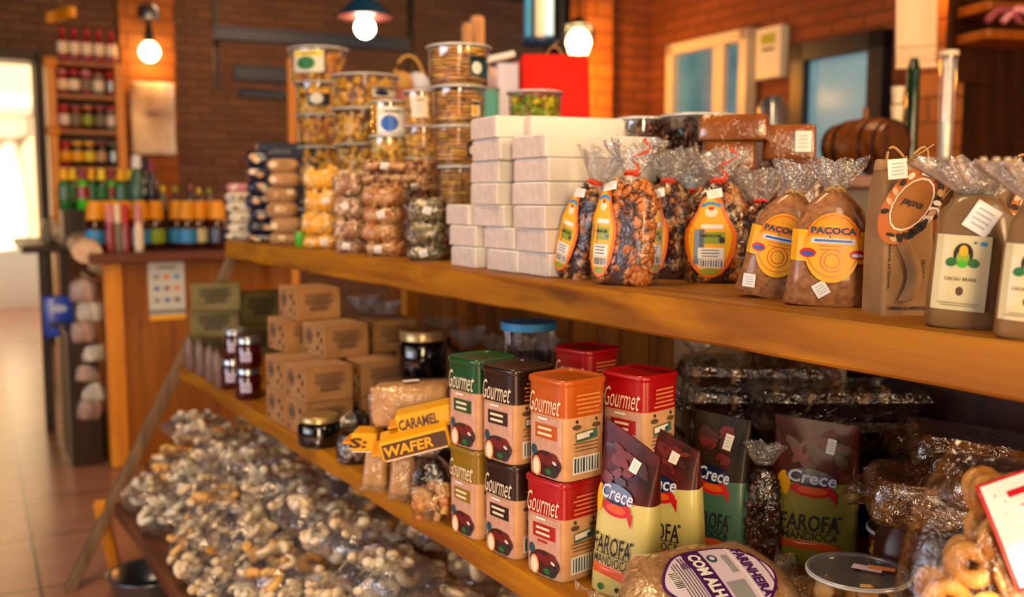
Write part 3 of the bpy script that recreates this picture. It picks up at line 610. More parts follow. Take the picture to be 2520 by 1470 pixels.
# ------------------------------------------------------------------ pacoca bags
def pacoca(label, px, py, wpx, hpx, off, tilty, seed, strip=False, stick=(0, .15), depth=None):
    random.seed(seed); P = standpos(px, py, ZT) if depth is None else colx(px, depth, ZT); s = mpp(P); w, h = wpx * s, hpx * s; d = .052
    t = thing('pacoca_bag', label, 'bag', P + Vector((.012, .018, 0)), orient(P, off), (0, tilty), 'bags of ground peanut sweet on the top shelf')
    prof = bagprof(w, d, h, .012, sh=.7, bot=1.04)
    MB().loft(prof, 'pacoca', 36, wr=.02, wk=5, ph=seed).build('ground_filling', t)
    mb = MB(); flare(mb, h, .012, .038, .03, 'film_crinkle', seed=seed, flat_=.6); flare(mb, h, .012, .03, .02, 'film_crinkle', seed=seed + 5, flat_=.9); mb.build('film_wrap', t)
    ribbon(t, h, 'twine', .0135, False, 'twine')
    F = front(prof); y = h * .52
    its = [('rect', 'yellow', 0, 0, y, w * .99, h * .27), ('ell', 'yellow_deep', 1, 0, y, w * .72, h * .58), ('ell', 'yellow', 2, 0, y - h * .06, w * .66, h * .5), ('arc', 'orange_deep', 3, 0, y, w * .68, h * .54, 0, (.3, pi - .3, .97)), ('arc', 'orange_deep', 3, 0, y, w * .66, h * .52, 0, (pi + .3, 2 * pi - .3, .97))]
    its += [('rect', 'orange', 3, 0, y + .13 * h, w * .62, h * .07), ('rect', 'ink_teal', 4, -w * .045, y + h * .085, w * .012, h * .02, .3), ('text', 'ink_teal', 4, 0, y + h * .13, w * .56, h * .07, 0, ('PAÇOCA', .04)), ('rect', 'white_blue', 3, 0, y + h * .05, w * .54, h * .045), ('rect', 'blue', 4, 0, y + h * .05, w * .46, h * .018)]
    its += lines('orange_deep', 3, 0, y - h * .01, w * .4, 2, h * .03, h * .009) + [('ell', 'red', 3, -w * .3, y - h * .06, w * .2, h * .08), ('ell', 'red', 3, w * .31, y - h * .06, w * .2, h * .08), ('ell', 'blue', 4, -w * .3, y - h * .065, w * .15, h * .035), ('ell', 'white_blue', 4, w * .31, y - h * .065, w * .15, h * .03), ('arc', 'orange_deep', 3, 0, y - h * .12, w * .3, h * .2, 0, (0, 6.28, .9)), ('arc', 'orange_deep', 3, 0, y - h * .12, w * .2, h * .13, 0, (0, 6.28, .85))]
    decal('label', t, F, its, lift=.005)
    if strip:
        decal('barcode_strip', t, F, [('rect', 'navy', 5, w * .43, y, w * .09, h * .27)] + lines('white_blue', 6, w * .43, y, w * .06, 8, h * .03, h * .008), lift=.0035)
    price(t, F, w * stick[0], h * stick[1], stick[2] if len(stick) > 2 else .1, .017, .018)
    return t
pacoca('yellow-labelled paçoca bag leaning towards the nut bags, dark barcode strip showing', 1905, 735, 165, 262, -.12, .2, 11, True, (-.33, .13))
pacoca('yellow-labelled paçoca bag with a tilted white price sticker beside the kraft bag', 2043, 755, 190, 285, .1, .05, 12, False, (-.1, .15, .6))
# ------------------------------------------------------------------ kraft bag with oval tag
def kraftbag(label, P, w, h, d, rz, tilt=(0, 0), tag_=True, seed=0):
    t = thing('kraft_bag', label, 'bag', P, rz, tilt, 'folded kraft paper bags on the top shelf')
    a, b = w / 2, d / 2; pr = [(0, a, b, 14), (h * .5, a, b, 12), (h * .8, a, b * .8, 9), (h * .93, a * .98, b * .4, 6), (h * .97, a * .98, b * .22, 5)]
    MB().loft(pr, 'kraft', 40, wr=.004, wk=3, cap=(1, 1)).build('paper_body', t)
    MB().loft([(h * .93, a * 1.0, b * .42, 6), (h * .99, a, b * .3, 5), (h, a * .99, b * .1, 5)], 'kraft_light', 32).build('folded_top', t)
    F = front(pr); random.seed(seed)
    its = [('text', 'print_dark', 1, 0, h * .05, w * .8, h * .025, .0, 'FARINHA DE AMENDOIM')] if tag_ else []
    its += [('text', 'print_dark', 1, -w * .4, h * .32, h * .3, w * .05, -pi / 2, 'FARINHA ARTESANAL'), ('text', 'print_dark', 1, w * .28, h * .3, h * .12, w * .06, -pi / 2, 'PAÇOCA')] if tag_ else []
    if its: decal('lettering', t, F, its, lift=.001)
    if tag_:
        fold = MB().grid(lambda u, v: Vector((-w * .22 + .01 * sin(v * 5) + u * .018, -b - .003 - .008 * sin(u * pi), h * (.1 + .5 * v))), 6, 12, 'kraft'); fold.build('paper_fold', t)
    # twine bow
    mb = MB(); z = h * .985
    mb.tube([(-a * .6 + a * 1.2 * i / 10, -b * .3 - .003 * sin(i), z + .002 * sin(i * 2.2)) for i in range(11)], .0016, 'twine', 5)
    for s in (-1, 1): mb.tube([(s * (.004 + .020 * sin(q)), -b * .35 - .006, z + .012 * sin(2 * q) * 1.0 + .004) for q in [pi * i / 12 for i in range(13)]], .0016, 'twine', 5)
    for k in range(7): mb.tube([(0, -b * .35 - .006, z), (U_(-.03, .03), -b * .4 - .01, z + U_(-.004, .02))], .0008, 'twine', 4)
    mb.build('twine', t)
    return t, pr
P = standpos(2198, 778, ZT); s = mpp(P)
KB, kp = kraftbag('kraft paper bag with a big tilted oval orange tag tied by twine', P + Vector((.03, .02, 0)), 125 * s, 385 * s, .062, orient(P, .42), seed=2)
h, w, d = 385 * s, 125 * s, .062
def ovaltag(parent, x, z, y, L, Wd, ro, ry=0):
    o = thing('oval_tag', '', '', (x, y, z), ry); o.parent = parent
    for k in ('label', 'category'):
        if k in o: del o[k]
    pts = [(cos(2 * pi * i / 40) * Wd / 2, sin(2 * pi * i / 40) * L / 2) for i in range(40)]
    c, s_ = cos(ro), sin(ro); v = [Vector((a * c - b * s_, yy, a * s_ + b * c)) for yy in (0, .0012) for a, b in pts]
    MB().add(v, [tuple(range(40)), tuple(reversed(range(40, 80)))] + [(i, i + 40, (i + 1) % 40 + 40, (i + 1) % 40) for i in range(40)], 'orange_tag').build('tag_card', o, False)
    its = [('arc', 'cream', 1, 0, 0, Wd * .68, L * .66, ro, (0, 6.2832, .93)), ('ell', 'tag_brown', 1, 0, 0, Wd * .61, L * .6, ro)]
    for i in range(9):
        for sg in (-1, 1):
            a = sg * (pi / 2 - (i + .7) * .26); xx, yy = cos(a) * Wd * .42, sin(a) * L * .42; its.append(('ell', random.choice(['cream', 'print_dark', 'nut_pale', 'print_dark']), 2, xx * c - yy * s_, xx * s_ + yy * c, .011, .007, U_(0, 3)))
    for sg in (-1, 1):
        for i in range(5):
            a = pi / 2 + sg * (.9 + i * .3); xx, yy = cos(a) * Wd * .42, sin(a) * L * .42; its.append(('ell', random.choice(['cream', 'print_dark', 'nut_pale']), 3, xx * c - yy * s_, xx * s_ + yy * c, .009, .006, U_(0, 3)))
    its += [('text', 'print_dark', 3, 0, 0, Wd * .42, L * .09, ro * .6, ('paçoca', .03, .4)), ('rect', 'white', 3, -L * .38 * s_, L * .38 * c, .022, .005, ro * .5), ('rect', 'blue', 4, -L * .38 * s_, L * .38 * c, .014, .003, ro * .5), ('ell', 'print_dark', 3, L * .4 * s_, -L * .4 * c, .01, .004, ro * .5)]
    decal('print', o, flat((0, 0, 0), (1, 0, 0), (0, 0, 1), (0, -1, 0)), its)
random.seed(5)
ovaltag(KB, -.006, h * .71, -d / 2 - .014, 205 * s * 1.05, 118 * s, -.56, -.3)
price(KB, flat((0, -d / 2 - .012, 0), (1, 0, 0), (0, 0, 1), (0, -1, 0)), -w * .42, h * .93, .1, .022, .022)
for i, (px, X, hh) in enumerate(((2330, 1.14, .165), (2430, 1.12, .165), (2530, 1.1, .17))):
    P = colx(px, X, ZT); s2 = mpp(P)
    kt, _ = kraftbag(['kraft bag behind the oval-tagged one, twine bow level with the barrel', 'kraft bag with orange tag edge behind the green-emblem bag', 'kraft bag at the very end of the row behind the cocoa bags'][i], P, .085, (P.z * 0 + (mpp(P) * 2400) * .0 + hh), .055, orient(P, .2), tag_=False, seed=i)
    ovaltag(kt, -.004, hh * .74, -.036, .085, .052, -.3, 0)
# ------------------------------------------------------------------ cocoa bags with the green emblem
def cocoabag(label, px, py, wpx, hpx, off, tilty, seed, full=True):
    random.seed(seed); P = standpos(px, py, ZT); s = mpp(P); w, h = wpx * s, hpx * s; d = .06
    t = thing('cocoa_powder_bag', label, 'bag', P + Vector((.02, .022, 0)), orient(P, off), (0, tilty), 'tall bags of brown powder with cream labels')
    prof = bagprof(w, d, h, .018, sh=.86, bot=.96, n=3.6); MB().loft(prof, 'cocoa', 40, wr=.025, wk=6, ph=seed).build('powder_filling', t)
    mb = MB(); flare(mb, h, .018, .034, .05, 'film_milky', seed=seed, flat_=.3, lean=(-.3, 0)); flare(mb, h, .018, .03, .04, 'film_crinkle', seed=seed + 3, flat_=.4, lean=(-.3, 0)); mb.build('film_wrap', t)
    F = front(prof); x = -w * .12; y = h * .42; lw, lh = w * .66, h * .56
    its = [('rect', 'label_cream', 0, x, y, lw, lh), ('ell', 'print_dark', 1, x, y + lh * .25, lw * .36, lh * .3), ('ell', 'lime', 2, x, y + lh * .2, lw * .24, lh * .22), ('ell', 'yellow', 3, x, y + lh * .3, lw * .16, lh * .14), ('ell', 'leaf_green', 2, x - lw * .2, y + lh * .14, lw * .22, lh * .12, .3), ('ell', 'leaf_green', 2, x + lw * .2, y + lh * .14, lw * .22, lh * .12, -.3), ('ell', 'bright_green', 3, x, y + lh * .12, lw * .18, lh * .1),
           ('text', 'print_grey', 1, x, y - lh * .08, lw * .6, lh * .045, 0, 'CACAU BRASIL'), ('ell', 'print_grey', 1, x, y - lh * .24, lw * .14, lh * .12), ('ell', 'sky_blue', 1, x + lw * .35, y + lh * .4, lw * .14, lh * .06), ('ell', 'ink_teal', 1, x + lw * .2, y + lh * .41, lw * .06, lh * .03)] + lines('print_grey', 1, x, y - lh * .42, lw * .8, 2, lh * .03, lh * .01)
    decal('label', t, F, its, lift=.004); price(t, F, x + w * .18, h * .83, -.5, .026, .03)
    return t
cocoabag('tall bag of brown powder with cream label and green emblem, beside the kraft bag', 2390, 812, 185, 330, .05, .06, 21)
cocoabag('half-visible tall bag of brown powder at the near end of the top shelf', 2568, 842, 185, 340, .0, .06, 22)
# ------------------------------------------------------------------ flat white cardboard boxes
WB0 = None
def whitebox(px, X, row, rz, label, py0=None, Lx=.235, Wy=.113, dyn=0):
    global WB0
    H = .0408; z = ZT + row * H
    P = colx(px, X, z)
    if WB0 is None:
        WB0 = thing('white_box', label, 'box', (0, 0, 0), group='flat white cardboard boxes stacked on the top shelf')
        MB().box((Lx / 2, -Wy / 2, H / 2), (Lx, Wy, H - .0016), 'white_card').build('box_body', WB0, False, .003)
        MB().box((-.0012, -Wy / 2, H / 2 - .0008), (.0016, Wy - .004, H - .005), 'white_card_end').build('end_flap', WB0, False, .0005)
        MB().box((Lx / 2 - .002, -Wy / 2, H - .0009), (Lx - .008, Wy - .007, .0012), 'white_card').build('lid_flap', WB0, False)
        r = WB0; r.location = P; r.rotation_euler = (0, 0, rz); return r
    return dup(WB0, P, rz, label=label)
random.seed(3)
rows = [  # (row, column pixel of the end flap's far edge, X, note)
    (0, 1112, .935, 'beside the seed bags'), (0, 1200, .935, 'in the middle column'), (0, 1275, .935, 'in the column beside the nut bags'),
    (1, 1108, .935, 'beside the seed bags'), (1, 1192, .938, 'in the middle column'), (1, 1272, .935, 'in the column beside the nut bags'),
    (2, 1100, .945, 'at the low shoulder of the stack'), (2, 1166, .935, 'stepped over the middle column'), (2, 1265, .93, 'in the column beside the nut bags'),
    (3, 1160, .935, 'in the column beside the clear tubs'), (3, 1262, .93, 'in the column beside the nut bags'),
    (4, 1160, .938, 'in the column beside the clear tubs'), (4, 1266, .935, 'in the column beside the nut bags'),
    (5, 1164, .935, 'in the column beside the clear tubs'), (5, 1262, .935, 'in the column beside the nut bags'),
    (6, 1160, .935, 'in the column beside the clear tubs')]
ordn = ['on the shelf board', 'second from the board', 'third from the board', 'fourth from the board', 'fifth from the board', 'sixth from the board', 'topmost of its column']
BX = []
for r, px, X, note in rows:
    BX.append(whitebox(px, X, r, radians(U_(-7, 0)), f'flat white cardboard box {note}, {ordn[r] if not (r == 6) else "topmost"}'))
BX.append(whitebox(1248, 1.0, 6, radians(-9), 'flat white cardboard box lying crosswise on top of the stack beside the nut bags'))
# ------------------------------------------------------------------ clear plastic tubs
def tub(label, P, r, h, fills, seed, pr='t', lab=None, group='clear tubs of snacks on the top shelf', rz=None, size=.011, n=90, lidm='lid_plastic', name='snack_tub', cookies=False):
    random.seed(seed); t = thing(name, label, 'tub', P, orient(P) if rz is None else rz, group=group)
    b = r * .945; prof = [(.001, b * .94, b * .94, 2), (.006, b, b, 2), (h * .9, r * .985, r * .985, 2), (h * .94, r, r, 2)]
    if n:
        mb = core(MB(), prof, fills[0], .8, .86, 20)
        if cookies:
            z = .012
            while z < h * .86:
                for k in range(7):
                    a = 2 * pi * k / 7 + U_(-.2, .2); rr = r * .58; mb.loft([(z + U_(0, .003), r * .3, r * .3, 2), (z + .006, r * .31, r * .31, 2)], random.choice(fills), 12, X=Matrix.Translation((rr * cos(a), rr * sin(a), 0)))
                z += .0085
        else: fill(mb, prof, n, size, fills, zmax=.9, shrink=.95, wob=.3, frontbias=.4)
        mb.build('snack_filling', t)['kind'] = 'stuff'
    MB().loft(prof, 'tub_plastic', 32, cap=(1, 0)).build('tub_wall', t)
    MB().loft([(h * .93, r * 1.01, r * 1.01, 2), (h * .94, r * 1.05, r * 1.05, 2), (h * .985, r * 1.05, r * 1.05, 2), (h, r * 1.02, r * 1.02, 2), (h * .995, r * .95, r * .95, 2), (h * .965, r * .92, r * .92, 2)], lidm, 36, cap=(0, 1)).build('lid', t)
    MB().loft([(h * .95, r * 1.052, r * 1.052, 2), (h * .975, r * 1.058, r * 1.058, 2), (h * 1.0, r * 1.03, r * 1.03, 2), (h * .992, r * .97, r * .97, 2)], 'lid_clear_rim', 36, cap=(0, 0)).build('lid_rim', t)
    if lab:
        F = front(prof)
        c1, c2, c3, x, y, w_, h_ = lab
        decal('label', t, F, [('rect', c1, 1, x * r, y * h, w_ * r, h_ * h), ('ell', c2, 2, x * r - w_ * r * .1, y * h - .1 * h_ * h, w_ * r * .6, h_ * h * .6), ('rect', c3, 3, x * r, (y + h_ * .33) * h, w_ * r * .95, h_ * h * .22)] + lines('ink', 4, x * r, (y + h_ * .33) * h, w_ * r * .6, 1, .001, h_ * h * .06), lift=.0015)
    return t
def tubstack(pxc, X, wpx, tops, specs, where, seed):
    base = colx(pxc, X, ZT); s = mpp(base); zs = [cold(pxc, (base - EYE).dot(FW), 1)] ; d = (base - EYE).dot(FW)
    z = []
    for y in tops:
        v = ray(pxc, y); z.append(EYE.z + v.z * d)
    z = sorted(z); low = ZT; lv = []
    hs = z[1] - z[0] if len(z) > 1 else .105
    n = max(0, int(round((z[0] - ZT) / hs)) - 1); first = [ZT + (z[0] - ZT) * (i + 1) / (n + 1) for i in range(n)]
    allz = first + z; prev = ZT
    for i, zz in enumerate(allz):
        j = i - len(first); sp = specs[max(0, j)] if j < len(specs) else specs[-1]
        pos = 'topmost' if i == len(allz) - 1 else ['lowest', 'second up', 'third up', 'fourth up', 'fifth up'][min(i, 4)]
        P = Vector((base.x + U_(-.006, .006) * (i > 0), base.y + U_(-.006, .006), prev))
        tub(f'tub of {sp[0]}, {pos} in the stack {where}', P, wpx * s / 2 / 1.05 * (sp[3] if len(sp) > 3 else 1), zz - prev - .001, sp[1], seed + i, lab=sp[2], size=sp[4] if len(sp) > 4 else .011, n=110 if j >= 0 else 60, cookies=len(sp) > 5)
        prev = zz
Y3, O3 = ['puff_yellow', 'corn', 'corn_pale'], ['puff_orange', 'puff_yellow', 'chip']
B3 = ['biscuit_gold', 'puff_orange', 'cracker', 'puff_yellow']
tubstack(788, 1.2, 120, [362, 285, 208, 128], [('pale stick snacks', Y3, None), ('orange stick snacks', O3, None), ('stick snacks with dark label', Y3, ('black_metal', 'poster', 'yellow', 0, .5, .9, .55)), ('orange sticks with yellow label', O3, ('poster', 'leaf_green', 'lemon', -.3, .55, 1.0, .65), 1.22)], 'beside the wooden pole', 100)
tubstack(902, 1.16, 158, [355, 272, 192], [('yellow puffs', Y3, None, .9), ('yellow puffs', Y3, None), ('yellow puffs with blue label', Y3, ('poster', 'navy', 'navy', .55, .45, .7, .3), 1.06)], 'behind the corn bags', 130)
tubstack(963, 1.07, 100, [335, 252], [('golden puffs', Y3, None), ('snacks, blue and white label', ['corn', 'puff_yellow'], ('white', 'blue', 'poster', .1, .4, 1.5, .8))], 'over the peanut bars', 150)
tubstack(1040, 1.12, 92, [312, 228], [('brown cookies', B3, None), ('brown cookies with cream label', B3, ('cream', 'poster', 'cream', -.1, .5, .9, .6))], 'just before the tallest stack', 160)
tubstack(1128, 1.14, 142, [408, 312, 218, 122], [('cookies', B3, None, .8, .01, 1), ('dark-labelled cookies', B3, ('black_metal', 'white', 'print_dark', .6, .4, .5, .4), .95, .01, 1), ('stacked brown cookies', B3, ('cream', 'yellow', 'print_dark', .6, .4, .3, .4), .97, .01, 1), ('cookies with green label', B3, ('ink_teal', 'white', 'dark_green_glass', .62, .45, .5, .5), 1.12, .01, 1)], 'reaching above the red gift bag', 170)
tubstack(1310, 1.28, 138, [312, 230], [('green and yellow sweets', ['lime', 'lemon', 'olive_green'], None), ('green and yellow sweets', ['lime', 'lemon', 'olive_green'], None)], 'behind the white boxes', 190)
tubstack(1572, 1.22, 122, [292], [('dark sweets', ['nut_dark', 'choc', 'nut_brown'], None)], 'before the brown blocks', 200)
tubstack(1722, 1.3, 190, [285], [('brown candied chunks', ['nut_brown', 'nut_dark', 'choc'], None)], 'under the brown blocks', 210)
P = colx(1655, 1.16, ZT); s = mpp(P)
t = thing('dark_jar', 'small dark jar with blue-grey lid between white boxes and nut bags', 'jar', P); MB().loft([(0, .028, .028, 2), (.004, .03, .03, 2), (.075, .03, .03, 2)], 'choc', 20).build('jar_body', t); MB().loft([(.075, .031, .031, 2), (.092, .031, .031, 2)], 'frame_blue', 20).build('lid', t)
# brown cellophane blocks
def block(label, px, py, wpx, hpx, z, X, mat, rz, seed, dy=.05, st=True):
    random.seed(seed); P = colx(px, X, z); s = mpp(P); w, h = wpx * s, hpx * s
    t = thing('wrapped_block', label, 'block', P, orient(P, rz), group='cellophane-wrapped brown sweet blocks')
    pr = [(0, w / 2 * .97, dy * .97, 9), (.004, w / 2, dy, 9), (h - .004, w / 2 * .97, dy * .95, 9), (h, w / 2 * .93, dy * .9, 9)]
    MB().loft(pr, mat, 36, wr=.01).build('sweet_block', t); pf = [(a - .001 * (i < 1), b * 1.02 + .001, c * 1.02 + .001, 8) for i, (a, b, c, _) in enumerate(pr)]
    MB().loft(pf, 'film', 36, wr=.02, wk=11, ph=seed).build('film_wrap', t)
    if st: price(t, front(pf), w * .25, h * .5, 0, w * .3, h * .6)
    return h
P0 = colx(1800, 1.2, ZT); d0 = (P0 - EYE).dot(FW)
zz = lambda px, py, d: EYE.z + ray(px, py).z * d
z1 = zz(1800, 420, d0); z2 = zz(1800, 350, d0)
block('large brown wrapped block on the shelf board holding up the others', 1790, 0, 130, (z1 - ZT) / mpp(P0), ZT, 1.22, 'nut_brown', .1, 31, st=False)
block('amber wrapped block in the middle of the brown pile', 1790, 0, 125, (z2 - z1) / mpp(P0), z1 + .001, 1.22, 'brown_wrap', .06, 32, st=False)
block('shiny caramel block on top of the pile behind the crinkled bag tops', 1808, 0, 165, 60, z2 + .002, 1.22, 'brown_wrap', -.08, 33, st=False)
P1 = colx(1935, 1.32, ZT); d1 = (P1 - EYE).dot(FW); z3 = zz(1935, 395, d1)
block('tall brown block standing behind the tied nut bags', 1945, 0, 120, (z3 - ZT) / mpp(P1), ZT, 1.34, 'nut_brown', .1, 34, st=False)
block('caramel block with grey and tan stickers, topmost behind the tied nut bags', 1938, 0, 125, 82, z3 + .001, 1.34, 'brown_wrap', .05, 35)
# ------------------------------------------------------------------ flat bags of nuts, corn and seeds in stacks
def flatpack(label, P, L, Wd, H, mats, seed, rz, size=.009, n=150, group='flat clear packs of nuts and seeds', st=True, name='nut_pack', tilt=(0, 0), fm='film'):
    random.seed(seed); t = thing(name, label, 'pack', P, rz, tilt, group)
    pr = [(0, L / 2 * .7, Wd / 2 * .7, 3.5), (H * .2, L / 2 * .93, Wd / 2 * .93, 3.5), (H * .5, L / 2, Wd / 2, 3.2), (H * .8, L / 2 * .93, Wd / 2 * .93, 3.5), (H, L / 2 * .7, Wd / 2 * .7, 3.5)]
    mb = core(MB(), pr, mats[0], .86, .95, 20); fill(mb, pr, n, size, mats, zmax=.95, zmin=.05, shrink=.97, frontbias=.35); mb.build('nut_filling', t)['kind'] = 'stuff'
    pf = [(a, b * 1.03 + .002, c * 1.03 + .002, n_) for a, b, c, n_ in pr]; MB().loft(pf, fm, 32, wr=.02, wk=13, ph=seed).build('film_wrap', t)
    if st: price(t, front(pf), L * U_(-.3, .3), H * .5, U_(-.3, .3), .018, .016)
    return t
def stackup(px, X, wpx, ytops, mats, what, seed, rzo=0, Wd=.11, size=.009, jit=.006, n=150, fm='film', start=None):
    base = colx(px, X, ZT); d = (base - EYE).dot(FW); prev = start if start else ZT; s = mpp(base); tops = [zz(px, y, d) for y in ytops]
    pos = ['on the shelf board', 'second from the board', 'third from the board', 'fourth from the board', 'fifth from the board', 'sixth from the board', 'seventh from the board', 'eighth from the board']
    out = []
    for i, z in enumerate(tops):
        P = Vector((base.x + U_(-jit, jit), base.y + U_(-jit, jit), prev))
        if z - prev < .008: continue
        out.append(flatpack(f'clear pack of {what}, {pos[i] if i < len(tops) - 1 else "topmost"} in its stack', P, wpx * s, Wd, z - prev - .0015, mats, seed + i, orient(P, rzo) + U_(-.06, .06), size, n, st=(i % 2 == 0), fm=fm)); prev = z
    return out
random.seed(9)
stackup(797, .965, 96, [575, 520, 465, 412], ['corn', 'corn_pale', 'corn'], 'yellow corn beside the green cans', 300, -.3, .1)
stackup(868, .955, 82, [585, 535, 478, 425], ['nut_pink', 'nut_pale', 'biscuit'], 'pinkish nuts beside the corn', 310, -.3, .1)
stackup(950, .965, 104, [590, 548, 505, 462], ['nut_pale', 'cracker', 'nut_orange'], 'tan nuts below the long bars', 320, -.3, .1)
stackup(985, 1.03, 190, [452, 425, 396], ['cracker', 'nut_brown', 'nut_pale'], 'long peanut bars', 330, .1, .09, start=zz(950, 462, (colx(950, .96, ZT) - EYE).dot(FW)) + .002)
stackup(1052, .975, 98, [600, 545, 488], ['seed_grey', 'seed_pale', 'seed_dark', 'seed_grey'], 'grey striped seeds', 340, -.2, .09, size=.0075, n=220)
# support under the long bars
P = colx(1040, 1.12, ZT); flatpack('brown pack lying deep behind the seeds, holding the long bars', P, .14, .1, zz(1040, 462, (P - EYE).dot(FW)) - ZT - .002, ['nut_brown', 'cracker'], 350, orient(P), n=80, st=False)
P = colx(1125, 1.1, ZT); flatpack('dark brown pack standing behind the low shoulder of the white boxes', P, .13, .09, .1, ['nut_brown', 'nut_dark'], 351, orient(P), n=80, st=False)
P = colx(1130, 1.09, ZT + .102); flatpack('green-edged pack lying above the low shoulder of the white boxes', P, .11, .08, .018, ['olive_green', 'lime'], 352, orient(P), n=40, st=False)
# navy, cream and cork coloured packs at the far end
def pillow(label, P, L, Wd, H, mat, rz, seed, group, name='snack_packet', spots=None, tilt=(0, 0)):
    random.seed(seed); t = thing(name, label, 'packet', P, rz, tilt, group)
    pr = [(0, L / 2 * .75, Wd / 2 * .7, 4), (H * .25, L / 2 * .96, Wd / 2, 4), (H * .5, L / 2, Wd / 2, 4), (H * .8, L / 2 * .96, Wd / 2, 4), (H, L / 2 * .75, Wd / 2 * .7, 4)]
    MB().loft(pr, mat, 28, wr=.03, wk=9, ph=seed).build('packet_body', t)
    for s_ in (-1, 1): MB().box((s_ * L / 2 * 1.02, 0, H * .5), (L * .1, Wd * .8, .0015), mat).build('end_seal', t)
    for i in range(3 if spots else 0): decal('print', t, front(pr), [('ell', spots[i % len(spots)], 1, U_(-.35, .35) * L, H * U_(.3, .7), L * .26, H * .42)], lift=.003)
    return t
def pstack(px, X, wpx, y0s, mat, what, seed, group, spots=None, off=0, Wd=.09, name='snack_packet'):
    base = colx(px, X, ZT); d = (base - EYE).dot(FW); s = mpp(base); prev = ZT
    pos = ['at the bottom', 'second from the bottom', 'third from the bottom', 'fourth from the bottom', 'fifth from the bottom', 'sixth from the bottom', 'seventh from the bottom']
    for i, y in enumerate(y0s):
        z = zz(px, y, d); P = Vector((base.x + U_(-.006, .006), base.y + U_(-.01, .01), prev))
        pillow(f'{what}, {pos[i] if i < len(y0s) - 1 else "topmost"} of its pile', P, wpx * s, Wd, z - prev - .001, mat, orient(P, off + U_(-.1, .1)), seed + i, group, name, spots); prev = z
pstack(592, .95, 62, [572, 548, 522, 498, 472], 'biscuit_pale', 'cream coloured snack packet beside the honey bottles', 400, 'cream snack packets at the shelf end', ['seed_grey', 'white_blue'])
pstack(596, .96, 70, [572, 548, 522, 498, 473, 446], 'pink', 'x', 999, 'x') if False else None
P = colx(588, .95, zz(588, 472, (colx(588, .95, ZT) - EYE).dot(FW))); pillow('pink packet lying on the cream snack packets', P, .075, .07, .028, 'pink', orient(P, .2), 410, 'cream snack packets at the shelf end', 'snack_packet', ['biscuit_pale'])
pstack(646, .945, 66, [574, 543, 512, 478, 445, 410, 372], 'navy', 'navy snack packet with tan prints', 420, 'navy snack packets at the shelf end', ['nut_pale', 'biscuit', 'navy'])
pstack(700, .95, 76, [572, 535, 498, 460, 425, 392], 'kraft_light', 'tan ribbed packet beside the navy packets', 430, 'tan ribbed packets on the top shelf', ['cracker', 'kraft', 'biscuit'])
P = colx(720, 1.12, ZT); d = (P - EYE).dot(FW); zt = zz(720, 395, d)
t = thing('navy_carton', 'tall navy carton standing behind the tan packets', 'box', P, orient(P, .1)); MB().box((0, 0, (zt - ZT) / 2), (.2, .1, zt - ZT), 'navy').build('carton_body', t, False, .003); MB().box((0, -.051, (zt - ZT) / 2), (.012, .002, zt - ZT - .01), 'ink_teal').build('carton_seam', t, False)
P = Vector((P.x - .005, P.y - .01, zt + .001)); t = thing('navy_carton', 'long navy carton with pale lettering lying on the tall one', 'box', P, orient(P, .14), group='navy cartons'); hh = zz(720, 356, d) - zt
MB().box((0, 0, hh / 2), (160 * mpp(P), .09, hh), 'navy').build('carton_body', t, False, .003); decal('lettering', t, flat((0, -.0455, hh / 2), (1, 0, 0), (0, 0, 1), (0, -1, 0)), [('text', 'steel', 1, -.035, 0, .06, .016, 0, 'DELÍCIA')])
for px, X, w, c in ((742, .95, .017, 'with bright lime label'), (764, .99, .016, 'darker, behind the lime one')):
    P = colx(px, X, ZT); t = thing('green_can', f'small green can {c}, beside the corn packs', 'can', P, orient(P)); MB().loft([(0, w * .9, w * .9, 2), (.003, w, w, 2), (.038, w, w, 2)], 'bright_green' if 'lime' in c else 'leaf_green', 18).build('can_body', t); MB().loft([(.038, w * 1.03, w * 1.03, 2), (.043, w * 1.03, w * 1.03, 2)], 'lime', 18).build('lid', t)
# wooden pole standing behind the tubs
P = colx(724, 1.46, ZT); d = (P - EYE).dot(FW); z = zz(714, 152, d)
tag(MB().loft([(-ZT, .017, .017, 2), (.3, .02, .02, 2), (z - ZT, .015, .015, 2)], 'post_wood', 14).build('wooden_pole', None, loc=(P.x, P.y, ZT)), 'orange-brown round wooden pole standing on the floor behind the end of the top shelf', 'pole')
